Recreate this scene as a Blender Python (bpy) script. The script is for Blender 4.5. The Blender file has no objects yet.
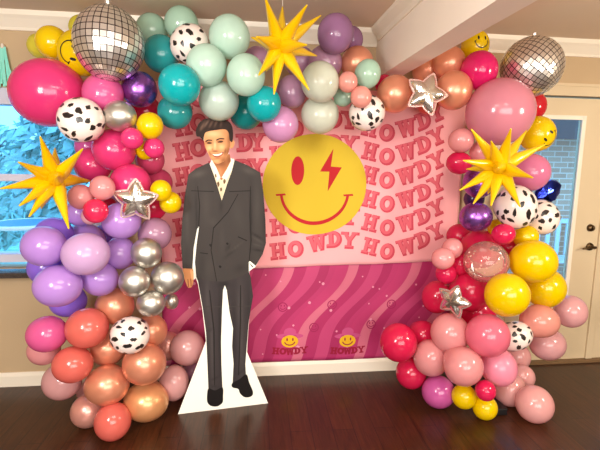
import bpy, bmesh, math, random
from mathutils import Vector, Matrix
from mathutils.geometry import tessellate_polygon
PI = math.pi
random.seed(7)
S = bpy.context.scene
COL = S.collection

# ---------------------------------------------------------------- camera, sky, lights, exposure
def setup():
    h, D, pit, yaw, rol = 1.5533, 3.0068, 0.14358, 0.11856, 0.014476
    fw = Vector((math.sin(yaw)*math.cos(pit), math.cos(yaw)*math.cos(pit), -math.sin(pit)))
    r = Vector((math.cos(yaw), -math.sin(yaw), 0)); u = r.cross(fw)
    r2 = r*math.cos(rol)+u*math.sin(rol); u2 = -r*math.sin(rol)+u*math.cos(rol)
    cd = bpy.data.cameras.new('camera'); co = bpy.data.objects.new('camera', cd); COL.objects.link(co)
    cd.sensor_width = 36; cd.lens = 36*432.51/600; cd.clip_start = 0.05
    m = Matrix((r2, u2, -fw)).transposed().to_4x4(); m.translation = (0, -D, h)
    co.matrix_world = m
    S.camera = co
    w = bpy.data.worlds.new('sky'); S.world = w; w.use_nodes = True
    nt = w.node_tree; bg = nt.nodes['Background']
    bg.inputs[0].default_value = (0.16, 0.50, 1.0, 1); bg.inputs[1].default_value = 3.9
    S.view_settings.view_transform = 'Standard'; S.view_settings.look = 'None'
    S.view_settings.exposure = -0.12; S.view_settings.gamma = 1.0
    S.view_settings.use_curve_mapping = False

def area(name, loc, target, sx, sy, power, col):
    ld = bpy.data.lights.new(name, 'AREA'); ld.shape = 'RECTANGLE'; ld.size = sx; ld.size_y = sy
    ld.energy = power; ld.color = col
    o = bpy.data.objects.new(name, ld); COL.objects.link(o); o.location = loc
    o.rotation_euler = (Vector(target)-Vector(loc)).to_track_quat('-Z', 'Y').to_euler()
    return o
setup()
area('window_light', (-1.3, -3.3, 1.85), (0.3, -0.3, 1.1), 0.55, 0.75, 66, (1.0, 0.97, 0.92))
area('lamp_light', (2.9, -2.2, 1.8), (0.5, -0.3, 1.2), 0.35, 0.4, 34, (1.0, 0.88, 0.70))
area('overhead_fill', (0.5, -2.6, 2.40), (0.5, -2.3, 0), 1.6, 1.0, 60, (1.0, 0.94, 0.85))  # added soft fill from above, stands for no actual fixture
area('frontal_fill', (0.8, -5.2, 1.5), (0.6, 0, 1.3), 3.2, 1.5, 150, (1.0, 0.96, 0.89))  # large fill added behind the camera to brighten everything from the front

# ---------------------------------------------------------------- materials
MATS = {}
def srgb(r, g, b):
    f = lambda c: (c/255/12.92 if c/255 <= .04045 else ((c/255+.055)/1.055)**2.4)
    return (f(r), f(g), f(b), 1)
def mat(name, col, rough=.5, metal=0, spec=.5, coat=0, noise=0, nscale=20, bump=0, bscale=60, trans=0, sheen=0):
    m = bpy.data.materials.new(name); m.use_nodes = True
    nt = m.node_tree; b = nt.nodes['Principled BSDF']
    b.inputs['Base Color'].default_value = col; b.inputs['Roughness'].default_value = rough
    b.inputs['Metallic'].default_value = metal; b.inputs['Specular IOR Level'].default_value = spec
    b.inputs['Coat Weight'].default_value = coat; b.inputs['Coat Roughness'].default_value = .06
    if sheen: b.inputs['Sheen Weight'].default_value = sheen
    tc = nt.nodes.new('ShaderNodeTexCoord')
    if noise:
        n = nt.nodes.new('ShaderNodeTexNoise'); n.inputs['Scale'].default_value = nscale
        n.inputs['Detail'].default_value = 3
        nt.links.new(tc.outputs['Object'], n.inputs['Vector'])
        mx = nt.nodes.new('ShaderNodeMix'); mx.data_type = 'RGBA'
        mx.inputs[6].default_value = tuple(c*(1-noise) for c in col[:3])+(1,)
        mx.inputs[7].default_value = tuple(min(1, c*(1+noise)) for c in col[:3])+(1,)
        nt.links.new(n.outputs['Fac'], mx.inputs[0]); nt.links.new(mx.outputs[2], b.inputs['Base Color'])
    if bump:
        n2 = nt.nodes.new('ShaderNodeTexNoise'); n2.inputs['Scale'].default_value = bscale
        nt.links.new(tc.outputs['Object'], n2.inputs['Vector'])
        bp = nt.nodes.new('ShaderNodeBump'); bp.inputs['Strength'].default_value = bump
        bp.inputs['Distance'].default_value = .01
        nt.links.new(n2.outputs['Fac'], bp.inputs['Height']); nt.links.new(bp.outputs[0], b.inputs['Normal'])
    MATS[name] = m
    return m

def latex(name, rgb, rough=.16, metal=0.0, thin=.3, soft=.0):
    """balloon skin: glossy, a little light passes through the rubber"""
    m = mat(name, srgb(*rgb), rough, metal, .55, .25, noise=.04, nscale=3)
    nt = m.node_tree; b = nt.nodes['Principled BSDF']; out = nt.nodes['Material Output']
    if thin:
        t = nt.nodes.new('ShaderNodeBsdfTranslucent'); t.inputs[0].default_value = srgb(*rgb)
        mx = nt.nodes.new('ShaderNodeMixShader'); mx.inputs[0].default_value = thin
        nt.links.new(b.outputs[0], mx.inputs[1]); nt.links.new(t.outputs[0], mx.inputs[2])
        nt.links.new(mx.outputs[0], out.inputs[0])
    return m
LATEX = dict(
 hot_pink=(234,62,128), bubblegum=(232,100,160), bubblegum_pale=(230,134,174), magenta=(214,98,170), magenta_pink=(226,30,110),
 light_pink=(236,158,160), pale_pink=(250,190,200), hot_coral=(244,50,96), rose=(205,70,110), crimson=(222,34,82), crimson_pink=(226,34,90),
 red=(216,36,52), coral=(232,114,102), salmon=(240,166,154), peach=(238,162,148), light_peach=(236,174,172), dusty_pink=(226,168,167),
 dusty_light=(232,174,176), strawberry=(236,118,142), big_pink=(222,142,160), lavender=(196,148,226), pale_lavender=(216,176,220),
 violet=(160,118,236), mauve=(190,142,172), orchid=(222,160,206), dusk_purple=(172,122,166), dark_purple=(64,24,84),
 teal=(18,186,192), dark_teal=(14,150,150), mint=(208,238,222), sage=(182,216,194), pearl_mint=(208,226,214), pearl_white=(220,224,206),
 yellow=(246,212,0), pale_yellow=(226,214,70), pearl_pink=(250,156,182))
for k, v in LATEX.items():
    latex(k, v, .28 if k.startswith('pearl') else .17)
latex('teal_glass', (50,166,168), .16, 0, .35)
for k, v in dict(copper=(230,150,118), gold_copper=(232,164,112), rose_gold=(228,160,146), hot_copper=(212,90,74)).items():
    latex(k, v, .32, .45, .1)
mat('chrome_silver', srgb(206,202,194), .36, .92)
mat('chrome_purple', srgb(150,92,184), .27, .9)
mat('foil_silver', srgb(236,232,224), .2, .95, bump=.25, bscale=30)
mat('foil_blue', srgb(46,62,190), .14, 1.0, bump=.4, bscale=25)
mat('foil_aqua', srgb(150,240,222), .3, .2, bump=.4, bscale=40)
mat('foil_yellow', srgb(230,186,0), .3, .15, .6, .3)
mat('print_black', srgb(22,18,18), .4)
mat('rim_pink', srgb(238,200,196), .25, .7)
mat('string', srgb(225,215,200), .5)
mat('rubber_black', srgb(24,22,24), .45)
mat('cow', srgb(240,222,214), .2, 0, .5, .2, noise=.03, nscale=3); mat('cow_spot', srgb(34,28,26), .3)
def clear_mat(name, tint, diff, gl, rough=.05):
    m = bpy.data.materials.new(name); m.use_nodes = True; nt = m.node_tree; nt.nodes.remove(nt.nodes['Principled BSDF'])
    out = nt.nodes['Material Output']
    t = nt.nodes.new('ShaderNodeBsdfTransparent'); t.inputs[0].default_value = tint
    d = nt.nodes.new('ShaderNodeBsdfDiffuse'); d.inputs[0].default_value = srgb(250,190,180)
    g = nt.nodes.new('ShaderNodeBsdfGlossy'); g.inputs['Roughness'].default_value = rough
    fr = nt.nodes.new('ShaderNodeFresnel'); fr.inputs[0].default_value = 1.45
    m1 = nt.nodes.new('ShaderNodeMixShader'); m1.inputs[0].default_value = diff
    nt.links.new(t.outputs[0], m1.inputs[1]); nt.links.new(d.outputs[0], m1.inputs[2])
    m2 = nt.nodes.new('ShaderNodeMixShader')
    mul = nt.nodes.new('ShaderNodeMath'); mul.operation = 'MULTIPLY'; mul.inputs[1].default_value = gl
    nt.links.new(fr.outputs[0], mul.inputs[0]); nt.links.new(mul.outputs[0], m2.inputs[0])
    nt.links.new(m1.outputs[0], m2.inputs[1]); nt.links.new(g.outputs[0], m2.inputs[2])
    nt.links.new(m2.outputs[0], out.inputs[0]); MATS[name] = m
clear_mat('clear', (1,.9,.88,1), .22, 1.0)
clear_mat('window_glass', (.97,.99,1,1), 0, .8, .01)
mat('confetti_pink', srgb(250,205,190), .3, .2)
# room
mat('wall_paint', srgb(192,166,130), .75, noise=.03, nscale=4, bump=.08, bscale=120)
mat('ceiling_paint', srgb(224,202,178), .85, noise=.03, nscale=3)
mat('beam_paint', srgb(242,230,216), .7, noise=.03, nscale=5, bump=.06, bscale=60)
mat('trim_paint', srgb(240,230,212), .4)
mat('door_paint', srgb(214,194,160), .42)
mat('window_paint', srgb(205,205,222), .45)
mat('granite', srgb(70,62,58), .2, noise=.7, nscale=140)
mat('bronze', srgb(92,72,48), .3, .9)
mat('threshold_wood', srgb(120,92,62), .5)
def floor_mat():
    m = mat('wood_floor', srgb(70,34,18), .36, 0, .4, .08); nt = m.node_tree; b = nt.nodes['Principled BSDF']
    tc = nt.nodes.new('ShaderNodeTexCoord'); mp = nt.nodes.new('ShaderNodeMapping')
    mp.inputs['Rotation'].default_value = (0,0,PI/2+.02)
    nt.links.new(tc.outputs['Object'], mp.inputs[0])
    br = nt.nodes.new('ShaderNodeTexBrick'); br.inputs['Scale'].default_value = 1.0
    br.inputs['Brick Width'].default_value = 1.1; br.inputs['Row Height'].default_value = .125
    br.inputs['Mortar Size'].default_value = .0022; br.inputs['Bias'].default_value = -.1; br.offset = .37
    br.inputs['Color1'].default_value = srgb(60,32,16); br.inputs['Color2'].default_value = srgb(72,38,19); br.inputs['Mortar'].default_value = srgb(34,18,11)
    nt.links.new(mp.outputs[0], br.inputs['Vector'])
    mp2 = nt.nodes.new('ShaderNodeMapping'); mp2.inputs['Scale'].default_value = (26,2.2,1)
    nt.links.new(tc.outputs['Object'], mp2.inputs[0])
    nz = nt.nodes.new('ShaderNodeTexNoise'); nz.inputs['Scale'].default_value = 2.2; nz.inputs['Detail'].default_value = 6; nz.inputs['Distortion'].default_value = 1.2
    nt.links.new(mp2.outputs[0], nz.inputs['Vector'])
    rp = nt.nodes.new('ShaderNodeValToRGB'); rp.color_ramp.elements[0].position = .3; rp.color_ramp.elements[0].color = (.62,.62,.62,1); rp.color_ramp.elements[1].position = .7; rp.color_ramp.elements[1].color = (1.2,1.15,1.1,1)
    nt.links.new(nz.outputs['Fac'], rp.inputs[0])
    mx = nt.nodes.new('ShaderNodeMix'); mx.data_type = 'RGBA'; mx.blend_type = 'MULTIPLY'; mx.inputs[0].default_value = 1
    nt.links.new(br.outputs['Color'], mx.inputs[6]); nt.links.new(rp.outputs[0], mx.inputs[7])
    nt.links.new(mx.outputs[2], b.inputs['Base Color'])
    bp = nt.nodes.new('ShaderNodeBump'); bp.inputs['Strength'].default_value = .12; bp.inputs['Distance'].default_value = .004
    nt.links.new(nz.outputs['Fac'], bp.inputs['Height']); nt.links.new(bp.outputs[0], b.inputs['Normal'])
floor_mat()
def brick_mat():
    m = mat('brick', srgb(190,196,200), .8); nt = m.node_tree; b = nt.nodes['Principled BSDF']
    tc = nt.nodes.new('ShaderNodeTexCoord'); mp = nt.nodes.new('ShaderNodeMapping'); mp.inputs['Rotation'].default_value = (PI/2,0,0)
    nt.links.new(tc.outputs['Object'], mp.inputs[0])
    br = nt.nodes.new('ShaderNodeTexBrick'); br.inputs['Scale'].default_value = 1
    br.inputs['Brick Width'].default_value = .24; br.inputs['Row Height'].default_value = .085; br.inputs['Mortar Size'].default_value = .009
    br.inputs['Color1'].default_value = srgb(244,182,146); br.inputs['Color2'].default_value = srgb(220,158,124); br.inputs['Mortar'].default_value = srgb(252,214,184)
    nt.links.new(mp.outputs[0], br.inputs['Vector']); nt.links.new(br.outputs['Color'], b.inputs['Base Color'])
brick_mat()
# outdoors
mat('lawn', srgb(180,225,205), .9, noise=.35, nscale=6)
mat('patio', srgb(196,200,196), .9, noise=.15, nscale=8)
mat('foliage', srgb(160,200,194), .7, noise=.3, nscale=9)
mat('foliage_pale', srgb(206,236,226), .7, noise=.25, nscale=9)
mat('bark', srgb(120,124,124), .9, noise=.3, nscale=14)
mat('white_wood', srgb(236,236,232), .6)
mat('eave_wood', srgb(104,78,70), .7)
mat('blue_plastic', srgb(70,130,215), .4)
# banners
mat('banner_pink', srgb(248,172,176), .8, sheen=.2, noise=.03, nscale=3)
mat('banner_letter', srgb(222,98,112), .8); mat('banner_letter_edge', srgb(202,66,86), .8)
mat('banner_yellow', srgb(208,178,40), .8, noise=.03, nscale=4); mat('banner_red', srgb(182,20,30), .8)
mat('low_red', srgb(150,8,50), .8); mat('low_yellow', srgb(226,176,20), .8); mat('low_dot', srgb(226,146,172), .8); mat('low_faint', srgb(156,30,84), .8); mat('low_hat', srgb(196,76,128), .8)
def groovy_mat():
    m = mat('banner_magenta', srgb(214,46,126), .6); nt = m.node_tree; b = nt.nodes['Principled BSDF']
    tc = nt.nodes.new('ShaderNodeTexCoord')
    sep = nt.nodes.new('ShaderNodeSeparateXYZ'); nt.links.new(tc.outputs['Object'], sep.inputs[0])
    def mth(op, a, bb=None, c=None):
        n = nt.nodes.new('ShaderNodeMath'); n.operation = op
        for i, q in enumerate((a, bb, c)):
            if q is None: continue
            if isinstance(q, (int, float)): n.inputs[i].default_value = q
            else: nt.links.new(q, n.inputs[i])
        return n.outputs[0]
    # stripes lean to the right and sway
    sway = mth('MULTIPLY', mth('SINE', mth('MULTIPLY_ADD', sep.outputs[2], 10.0, .9)), .045)
    xs = mth('SUBTRACT', mth('SUBTRACT', sep.outputs[0], mth('MULTIPLY', sep.outputs[2], .62)), sway)
    u = mth('FRACT', mth('DIVIDE', mth('ADD', xs, 4.13), .47))
    rp = nt.nodes.new('ShaderNodeValToRGB'); rp.color_ramp.interpolation = 'CONSTANT'
    cols = [(0,(184,48,104)),(.2,(206,104,130)),(.36,(172,36,94)),(.55,(190,60,112)),(.75,(166,32,90)),(.9,(180,46,102))]
    e = rp.color_ramp.elements
    e[0].position = 0; e[0].color = srgb(*cols[0][1]); e[1].position = cols[1][0]; e[1].color = srgb(*cols[1][1])
    for pos, c in cols[2:]:
        q = e.new(pos); q.color = srgb(*c)
    nt.links.new(u, rp.inputs[0]); nt.links.new(rp.outputs[0], b.inputs['Base Color'])
groovy_mat()
# printed standee inks
for k, v in dict(board=(246,244,232), hair=(42,28,24), hair_light=(84,62,52), skin=(208,142,94), skin_light=(232,174,122), skin_shade=(142,84,50),
                 shirt=(238,222,190), collar=(250,238,212), suit=(58,53,51), suit_line=(38,34,33), suit_fold=(48,44,43), lapel=(62,57,55),
                 trouser=(56,50,51), trouser_shade=(44,39,40), boot=(26,22,22), ink=(52,34,26), teeth=(248,236,218), lip=(160,76,60), pattern=(110,84,54)).items():
    mat('ink_'+k, srgb(*v), .6, 0, .15)
mat('cardboard', srgb(176,134,92), .85)

# ---------------------------------------------------------------- mesh helpers
def obj(name, bm, m, parent=None, smooth=False, loc=None):
    me = bpy.data.meshes.new(name)
    bm.normal_update(); bm.to_mesh(me); bm.free()
    if smooth:
        for p in me.polygons: p.use_smooth = True
    for mm in (m if isinstance(m, (list, tuple)) else [m]):
        me.materials.append(MATS[mm])
    o = bpy.data.objects.new(name, me); COL.objects.link(o)
    if parent: o.parent = parent
    if loc is not None: o.location = loc
    return o
def tag(o, label, cat, group=None, kind=None):
    if label: o['label'] = label
    if cat: o['category'] = cat
    if group: o['group'] = group
    if kind: o['kind'] = kind
    return o
def thing(name, label, cat, loc=(0,0,0), rz=0, group=None):
    o = bpy.data.objects.new(name, None); COL.objects.link(o); o.location = loc; o.rotation_euler = (0,0,rz)
    o.empty_display_size = .1
    return tag(o, label, cat, group)
def struct(name, bm, m, smooth=False):
    o = obj(name, bm, m, None, smooth); o['kind'] = 'structure'; return o
def box(bm, x0, x1, y0, y1, z0, z1, bev=0):
    g = bmesh.ops.create_cube(bm, size=1)
    vs = g['verts']
    for v in vs: v.co = Vector((x0+(v.co.x+.5)*(x1-x0), y0+(v.co.y+.5)*(y1-y0), z0+(v.co.z+.5)*(z1-z0)))
    if bev:
        es = list({e for v in vs for e in v.link_edges})
        bmesh.ops.bevel(bm, geom=es, offset=bev, segments=2, affect='EDGES', profile=.5)
def boxbm(*a, **k):
    bm = bmesh.new(); box(bm, *a, **k); return bm
def tube(bm, pts, rad, seg=8, caps=True):
    pts = [Vector(p) for p in pts]; rings = []
    rads = rad if isinstance(rad, (list, tuple)) else [rad]*len(pts)
    for i, p in enumerate(pts):
        d = (pts[min(i+1, len(pts)-1)]-pts[max(i-1, 0)]).normalized()
        a = d.orthogonal().normalized() if i == 0 else (rings_a - d*rings_a.dot(d)).normalized()
        rings_a = a; b = d.cross(a)
        rings.append([bm.verts.new(p+(a*math.cos(2*PI*k/seg)+b*math.sin(2*PI*k/seg))*rads[i]) for k in range(seg)])
    for i in range(len(rings)-1):
        for k in range(seg):
            bm.faces.new((rings[i][k], rings[i][(k+1)%seg], rings[i+1][(k+1)%seg], rings[i+1][k]))
    if caps:
        bm.faces.new(rings[0][::-1]); bm.faces.new(rings[-1])
def profile_x(bm, prof, x0, x1):
    """sweep a (y,z) profile along x"""
    a = [bm.verts.new((x0, y, z)) for y, z in prof]; b = [bm.verts.new((x1, y, z)) for y, z in prof]
    n = len(prof)
    for i in range(n):
        bm.faces.new((a[i], a[(i+1)%n], b[(i+1)%n], b[i]))
    bm.faces.new(a[::-1]); bm.faces.new(b)
def profile_y(bm, prof, y0, y1):
    a = [bm.verts.new((x, y0, z)) for x, z in prof]; b = [bm.verts.new((x, y1, z)) for x, z in prof]
    n = len(prof)
    for i in range(n):
        bm.faces.new((a[i], a[(i+1)%n], b[(i+1)%n], b[i]))
    bm.faces.new(a[::-1]); bm.faces.new(b)

# ---------------------------------------------------------------- the room
XL, XR, YR, H = -3.3, 4.3, -5.6, 2.44
TW = .14
struct('floor', boxbm(XL-TW, XR+TW, YR-TW, TW, -.08, 0), 'wood_floor')
struct('ceiling', boxbm(XL-TW, XR+TW, YR-TW, TW, H, H+.1), 'ceiling_paint')
WX0, WX1, WZ0, WZ1 = -2.75, -.98, .83, 1.99          # window opening
DX0, DX1, DZ1 = 1.70, 3.73, 2.06                     # french door opening
bm = bmesh.new()
for a in ((XL, WX0, 0, H), (WX0, WX1, 0, WZ0), (WX0, WX1, WZ1, H), (WX1, DX0, 0, H), (DX0, DX1, DZ1, H), (DX1, XR, 0, H)):
    box(bm, a[0], a[1], 0, TW, a[2], a[3])
struct('wall_back', bm, 'wall_paint')
struct('wall_left', boxbm(XL-TW, XL, YR, TW, 0, H), 'wall_paint')
struct('wall_right', boxbm(XR, XR+TW, YR, TW, 0, H), 'wall_paint')
struct('wall_rear', boxbm(XL-TW, XR+TW, YR-TW, YR, 0, H), 'wall_paint')
BX0, BX1, BZ = .86, 1.075, 2.125
BX0, BX1 = .862, 1.0; SK = 0
bm = boxbm(BX0, BX1, YR, 0, BZ, H)
for v in bm.verts: v.co.x += SK*v.co.y
struct('trim_1', bm, 'beam_paint')                 # ceiling beam
crown = [(0, 2.335), (-.012, 2.335), (-.018, 2.352), (-.05, 2.395), (-.066, 2.412), (-.072, H), (0, H)]
bm = bmesh.new(); profile_x(bm, crown, XL, BX0); struct('trim_2', bm, 'trim_paint')
bm = bmesh.new(); profile_x(bm, crown, BX1, XR); struct('trim_3', bm, 'trim_paint')
bm = bmesh.new(); profile_y(bm, [(BX0, 2.36), (BX0-.01, 2.36), (BX0-.02, 2.385), (BX0-.055, 2.42), (BX0-.06, H), (BX0, H)], YR, -.07)
for v in bm.verts: v.co.x += SK*v.co.y
struct('trim_4', bm, 'trim_paint')
base = [(0, 0), (-.018, 0), (-.018, .075), (-.012, .088), (-.008, .098), (0, .098)]
bm = bmesh.new(); profile_x(bm, base, XL, DX0-.1); struct('baseboard_back', bm, 'trim_paint')

# window: frame, sash rails and panes
w = bpy.data.objects.new('window_1', None); COL.objects.link(w); w['kind'] = 'structure'
bm = bmesh.new()
box(bm, WX0, WX0+.06, -.012, .1, WZ0, WZ1); box(bm, WX1-.06, WX1, -.012, .1, WZ0, WZ1)
box(bm, WX0+.06, WX1-.06, -.012, .1, WZ1-.10, WZ1); box(bm, WX0+.06, WX1-.06, -.012, .1, WZ0+.043, WZ0+.096)
obj('window_frame', bm, 'window_paint', w)
obj('sash_rail', boxbm(WX0+.06, WX1-.06, .02, .075, 1.405, 1.452, bev=.004), 'window_paint', w)
obj('upper_pane', boxbm(WX0+.06, WX1-.06, .05, .056, 1.45, WZ1-.1), 'window_glass', w)
obj('lower_pane', boxbm(WX0+.06, WX1-.06, .038, .044, WZ0, 1.407), 'window_glass', w)
bm = boxbm(WX0-.1, WX1+.06, -.125, -.001, .792, .828, bev=.006)
struct('trim_5', bm, 'granite')                                            # stone window ledge

# french door: the left leaf with its glass, the right leaf, casing
bm = bmesh.new()
box(bm, DX0-.09, DX0, -.02, .0, 0, DZ1); box(bm, DX1, DX1+.09, -.02, .0, 0, DZ1)
box(bm, DX0-.09, DX1+.09, -.024, .0, DZ1, DZ1+.065); box(bm, DX0-.1, DX1+.1, -.034, 0, DZ1+.065, DZ1+.085)
struct('trim_6', bm, 'door_paint')
def leaf(name, x0, x1, gx0, gx1, handle):
    d = bpy.data.objects.new(name, None); COL.objects.link(d); d['kind'] = 'structure'
    z0, z1, g0, g1 = .02, DZ1-.012, .56, 1.905
    bm = bmesh.new()
    box(bm, x0, gx0, .012, .055, z0, z1); box(bm, gx1, x1, .012, .055, z0, z1)
    box(bm, gx0, gx1, .012, .055, z0, g0); box(bm, gx0, gx1, .012, .055, g1, z1)
    obj('door_slab', bm, 'door_paint', d)
    bm = bmesh.new(); t = .032
    box(bm, gx0-.02, gx0+t-.02, .0, .0125, g0-.02, g1+.02, .004); box(bm, gx1-t+.02, gx1+.02, .0, .0125, g0-.02, g1+.02, .004)
    box(bm, gx0, gx1, .0, .0125, g0-.02, g0+t-.02, .004); box(bm, gx0, gx1, .0, .0125, g1-t+.02, g1+.02, .004)
    obj('glazing_frame', bm, 'trim_paint', d)
    obj('pane', boxbm(gx0, gx1, .03, .036, g0, g1), 'window_glass', d)
    bm = bmesh.new()
    box(bm, gx0+.02, gx1-.02, .004, .0125, .12, .46, .004)
    obj('lower_panel', bm, 'door_paint', d)
    if handle:
        hx, hz = 2.628, .938
        bm = bmesh.new(); q = bmesh.ops.create_cone(bm, cap_ends=True, segments=20, radius1=.032, radius2=.028, depth=.012)
        bmesh.ops.rotate(bm, verts=bm.verts, cent=(0,0,0), matrix=Matrix.Rotation(PI/2, 3, 'X')); bmesh.ops.translate(bm, verts=bm.verts, vec=(hx, .006, hz))
        tube(bm, [(hx, .004, hz), (hx, -.04, hz)], .011, 10)
        tube(bm, [(hx+.006, -.042, hz+.002), (hx-.03, -.045, hz+.008), (hx-.07, -.044, hz), (hx-.1, -.042, hz-.006)], [.011,.010,.009,.007], 10)
        obj('door_handle', bm, 'bronze', d, True)
        bm = bmesh.new(); bmesh.ops.create_cone(bm, cap_ends=True, segments=20, radius1=.03, radius2=.024, depth=.022)
        bmesh.ops.rotate(bm, verts=bm.verts, cent=(0,0,0), matrix=Matrix.Rotation(PI/2, 3, 'X')); bmesh.ops.translate(bm, verts=bm.verts, vec=(hx-.012, .001, 1.086))
        box(bm, hx-.016, hx-.008, -.024, -.008, 1.07, 1.102, .002)
        obj('deadbolt', bm, 'bronze', d, True)
leaf('door_1', DX0+.01, 2.712, 1.95, 2.462, True)
leaf('door_2', 2.722, DX1-.01, 2.99, 3.48, False)
struct('trim_7', boxbm(2.69, 2.745, -.004, .011, .02, DZ1-.02, bev=.003), 'door_paint')     # astragal between the leaves
struct('trim_8', boxbm(DX0, DX1, -.03, .1, 0, .018), 'threshold_wood')

# ---------------------------------------------------------------- outdoors
bm = boxbm(-14, 14, TW, 16, -.5, -.33); struct('ground_1', bm, 'lawn')
bm = boxbm(.6, 9, TW, 4.4, -.36, -.30); struct('ground_2', bm, 'patio')
tag(obj('brick_wall', boxbm(1.2, 9, 3.4, 3.65, -.30, 2.05), 'brick'), 'pale brick garden wall seen through the door glass', 'wall')
bm = bmesh.new(); box(bm, 1.0, 9, 2.95, 3.9, 2.2, 2.26); box(bm, 1.0, 9, 2.9, 2.95, 1.95, 2.24)
tag(obj('porch_eave', bm, 'eave_wood'), 'dark porch eave above the brick wall outside the door', 'eave')
t = thing('garden_bench', 'white slatted garden bench against the brick wall outside', 'bench', (4.75, 3.0, -.30))
bm = bmesh.new()
for k in range(9): box(bm, -.75+k*.17, -.68+k*.17, .26, .285, .45, .98)
box(bm, -.8, .8, .25, .295, .96, 1.03)
obj('backrest', bm, 'white_wood', t)
bm = bmesh.new()
for k in range(4): box(bm, -.8, .8, -.2+k*.115, -.11+k*.115, .42, .45)
obj('seat', bm, 'white_wood', t)
for sx in (-.76, .7):
    for sy in (-.19, .22): obj('leg', boxbm(sx, sx+.06, sy, sy+.06, 0, .42), 'white_wood', t)
def shrub(name, label, loc, sx, sy, sz, m, n, seed):
    rnd = random.Random(seed); t = thing(name, label, 'shrub', loc)
    bm = bmesh.new()
    for i in range(n):
        a, c = rnd.uniform(0, 2*PI), rnd.uniform(-.9, 1); rr = math.sqrt(1-c*c)*rnd.uniform(.5, 1)
        P = Vector((sx*rr*math.cos(a), sy*rr*math.sin(a), sz*(1+c)/2+.1))
        nrm = Vector((rnd.gauss(0,1), rnd.gauss(0,1), rnd.gauss(0,1))).normalized(); q = nrm.orthogonal().normalized(); w2 = nrm.cross(q)
        s = rnd.uniform(.07, .17)
        v = [bm.verts.new(P+q*s), bm.verts.new(P+w2*s*.45), bm.verts.new(P-q*s), bm.verts.new(P-w2*s*.45)]
        bm.faces.new(v)
    obj('foliage', bm, m, t)
    bm = bmesh.new()
    for i in range(5): tube(bm, [(0,0,0), (rnd.uniform(-.3,.3)*sx, rnd.uniform(-.3,.3)*sy, sz*.5), (rnd.uniform(-.7,.7)*sx, rnd.uniform(-.7,.7)*sy, sz*.9)], [.04,.025,.01], 6)
    obj('stem', bm, 'bark', t)
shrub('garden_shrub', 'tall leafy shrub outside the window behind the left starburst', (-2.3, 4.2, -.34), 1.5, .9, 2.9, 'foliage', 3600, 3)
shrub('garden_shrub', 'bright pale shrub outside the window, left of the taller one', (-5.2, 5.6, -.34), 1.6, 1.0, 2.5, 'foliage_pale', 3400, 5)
t = thing('patio_table', 'round blue garden table with a pale rim outside the window', 'table', (-2.05, 1.25, -.34))
bm = bmesh.new(); bmesh.ops.create_cone(bm, cap_ends=True, segments=36, radius1=.3, radius2=.3, depth=.03, matrix=Matrix.Translation((0,0,1.29))); obj('tabletop', bm, 'blue_plastic', t)
bm = bmesh.new()
R = [[bm.verts.new(((.305+.016*math.cos(b*PI/4))*math.cos(a*PI/18), (.305+.016*math.cos(b*PI/4))*math.sin(a*PI/18), 1.29+.02*math.sin(b*PI/4))) for b in range(8)] for a in range(36)]
for a in range(36):
    for b in range(8): bm.faces.new((R[a][b], R[(a+1)%36][b], R[(a+1)%36][(b+1)%8], R[a][(b+1)%8]))
obj('rim', bm, 'white_wood', t, True)
bm = bmesh.new(); tube(bm, [(0,0,0), (0,0,1.28)], .03, 10); obj('post', bm, 'white_wood', t)
bm = bmesh.new(); bmesh.ops.create_cone(bm, cap_ends=True, segments=24, radius1=.2, radius2=.17, depth=.03, matrix=Matrix.Translation((0,0,.015))); obj('foot', bm, 'white_wood', t)

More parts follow.
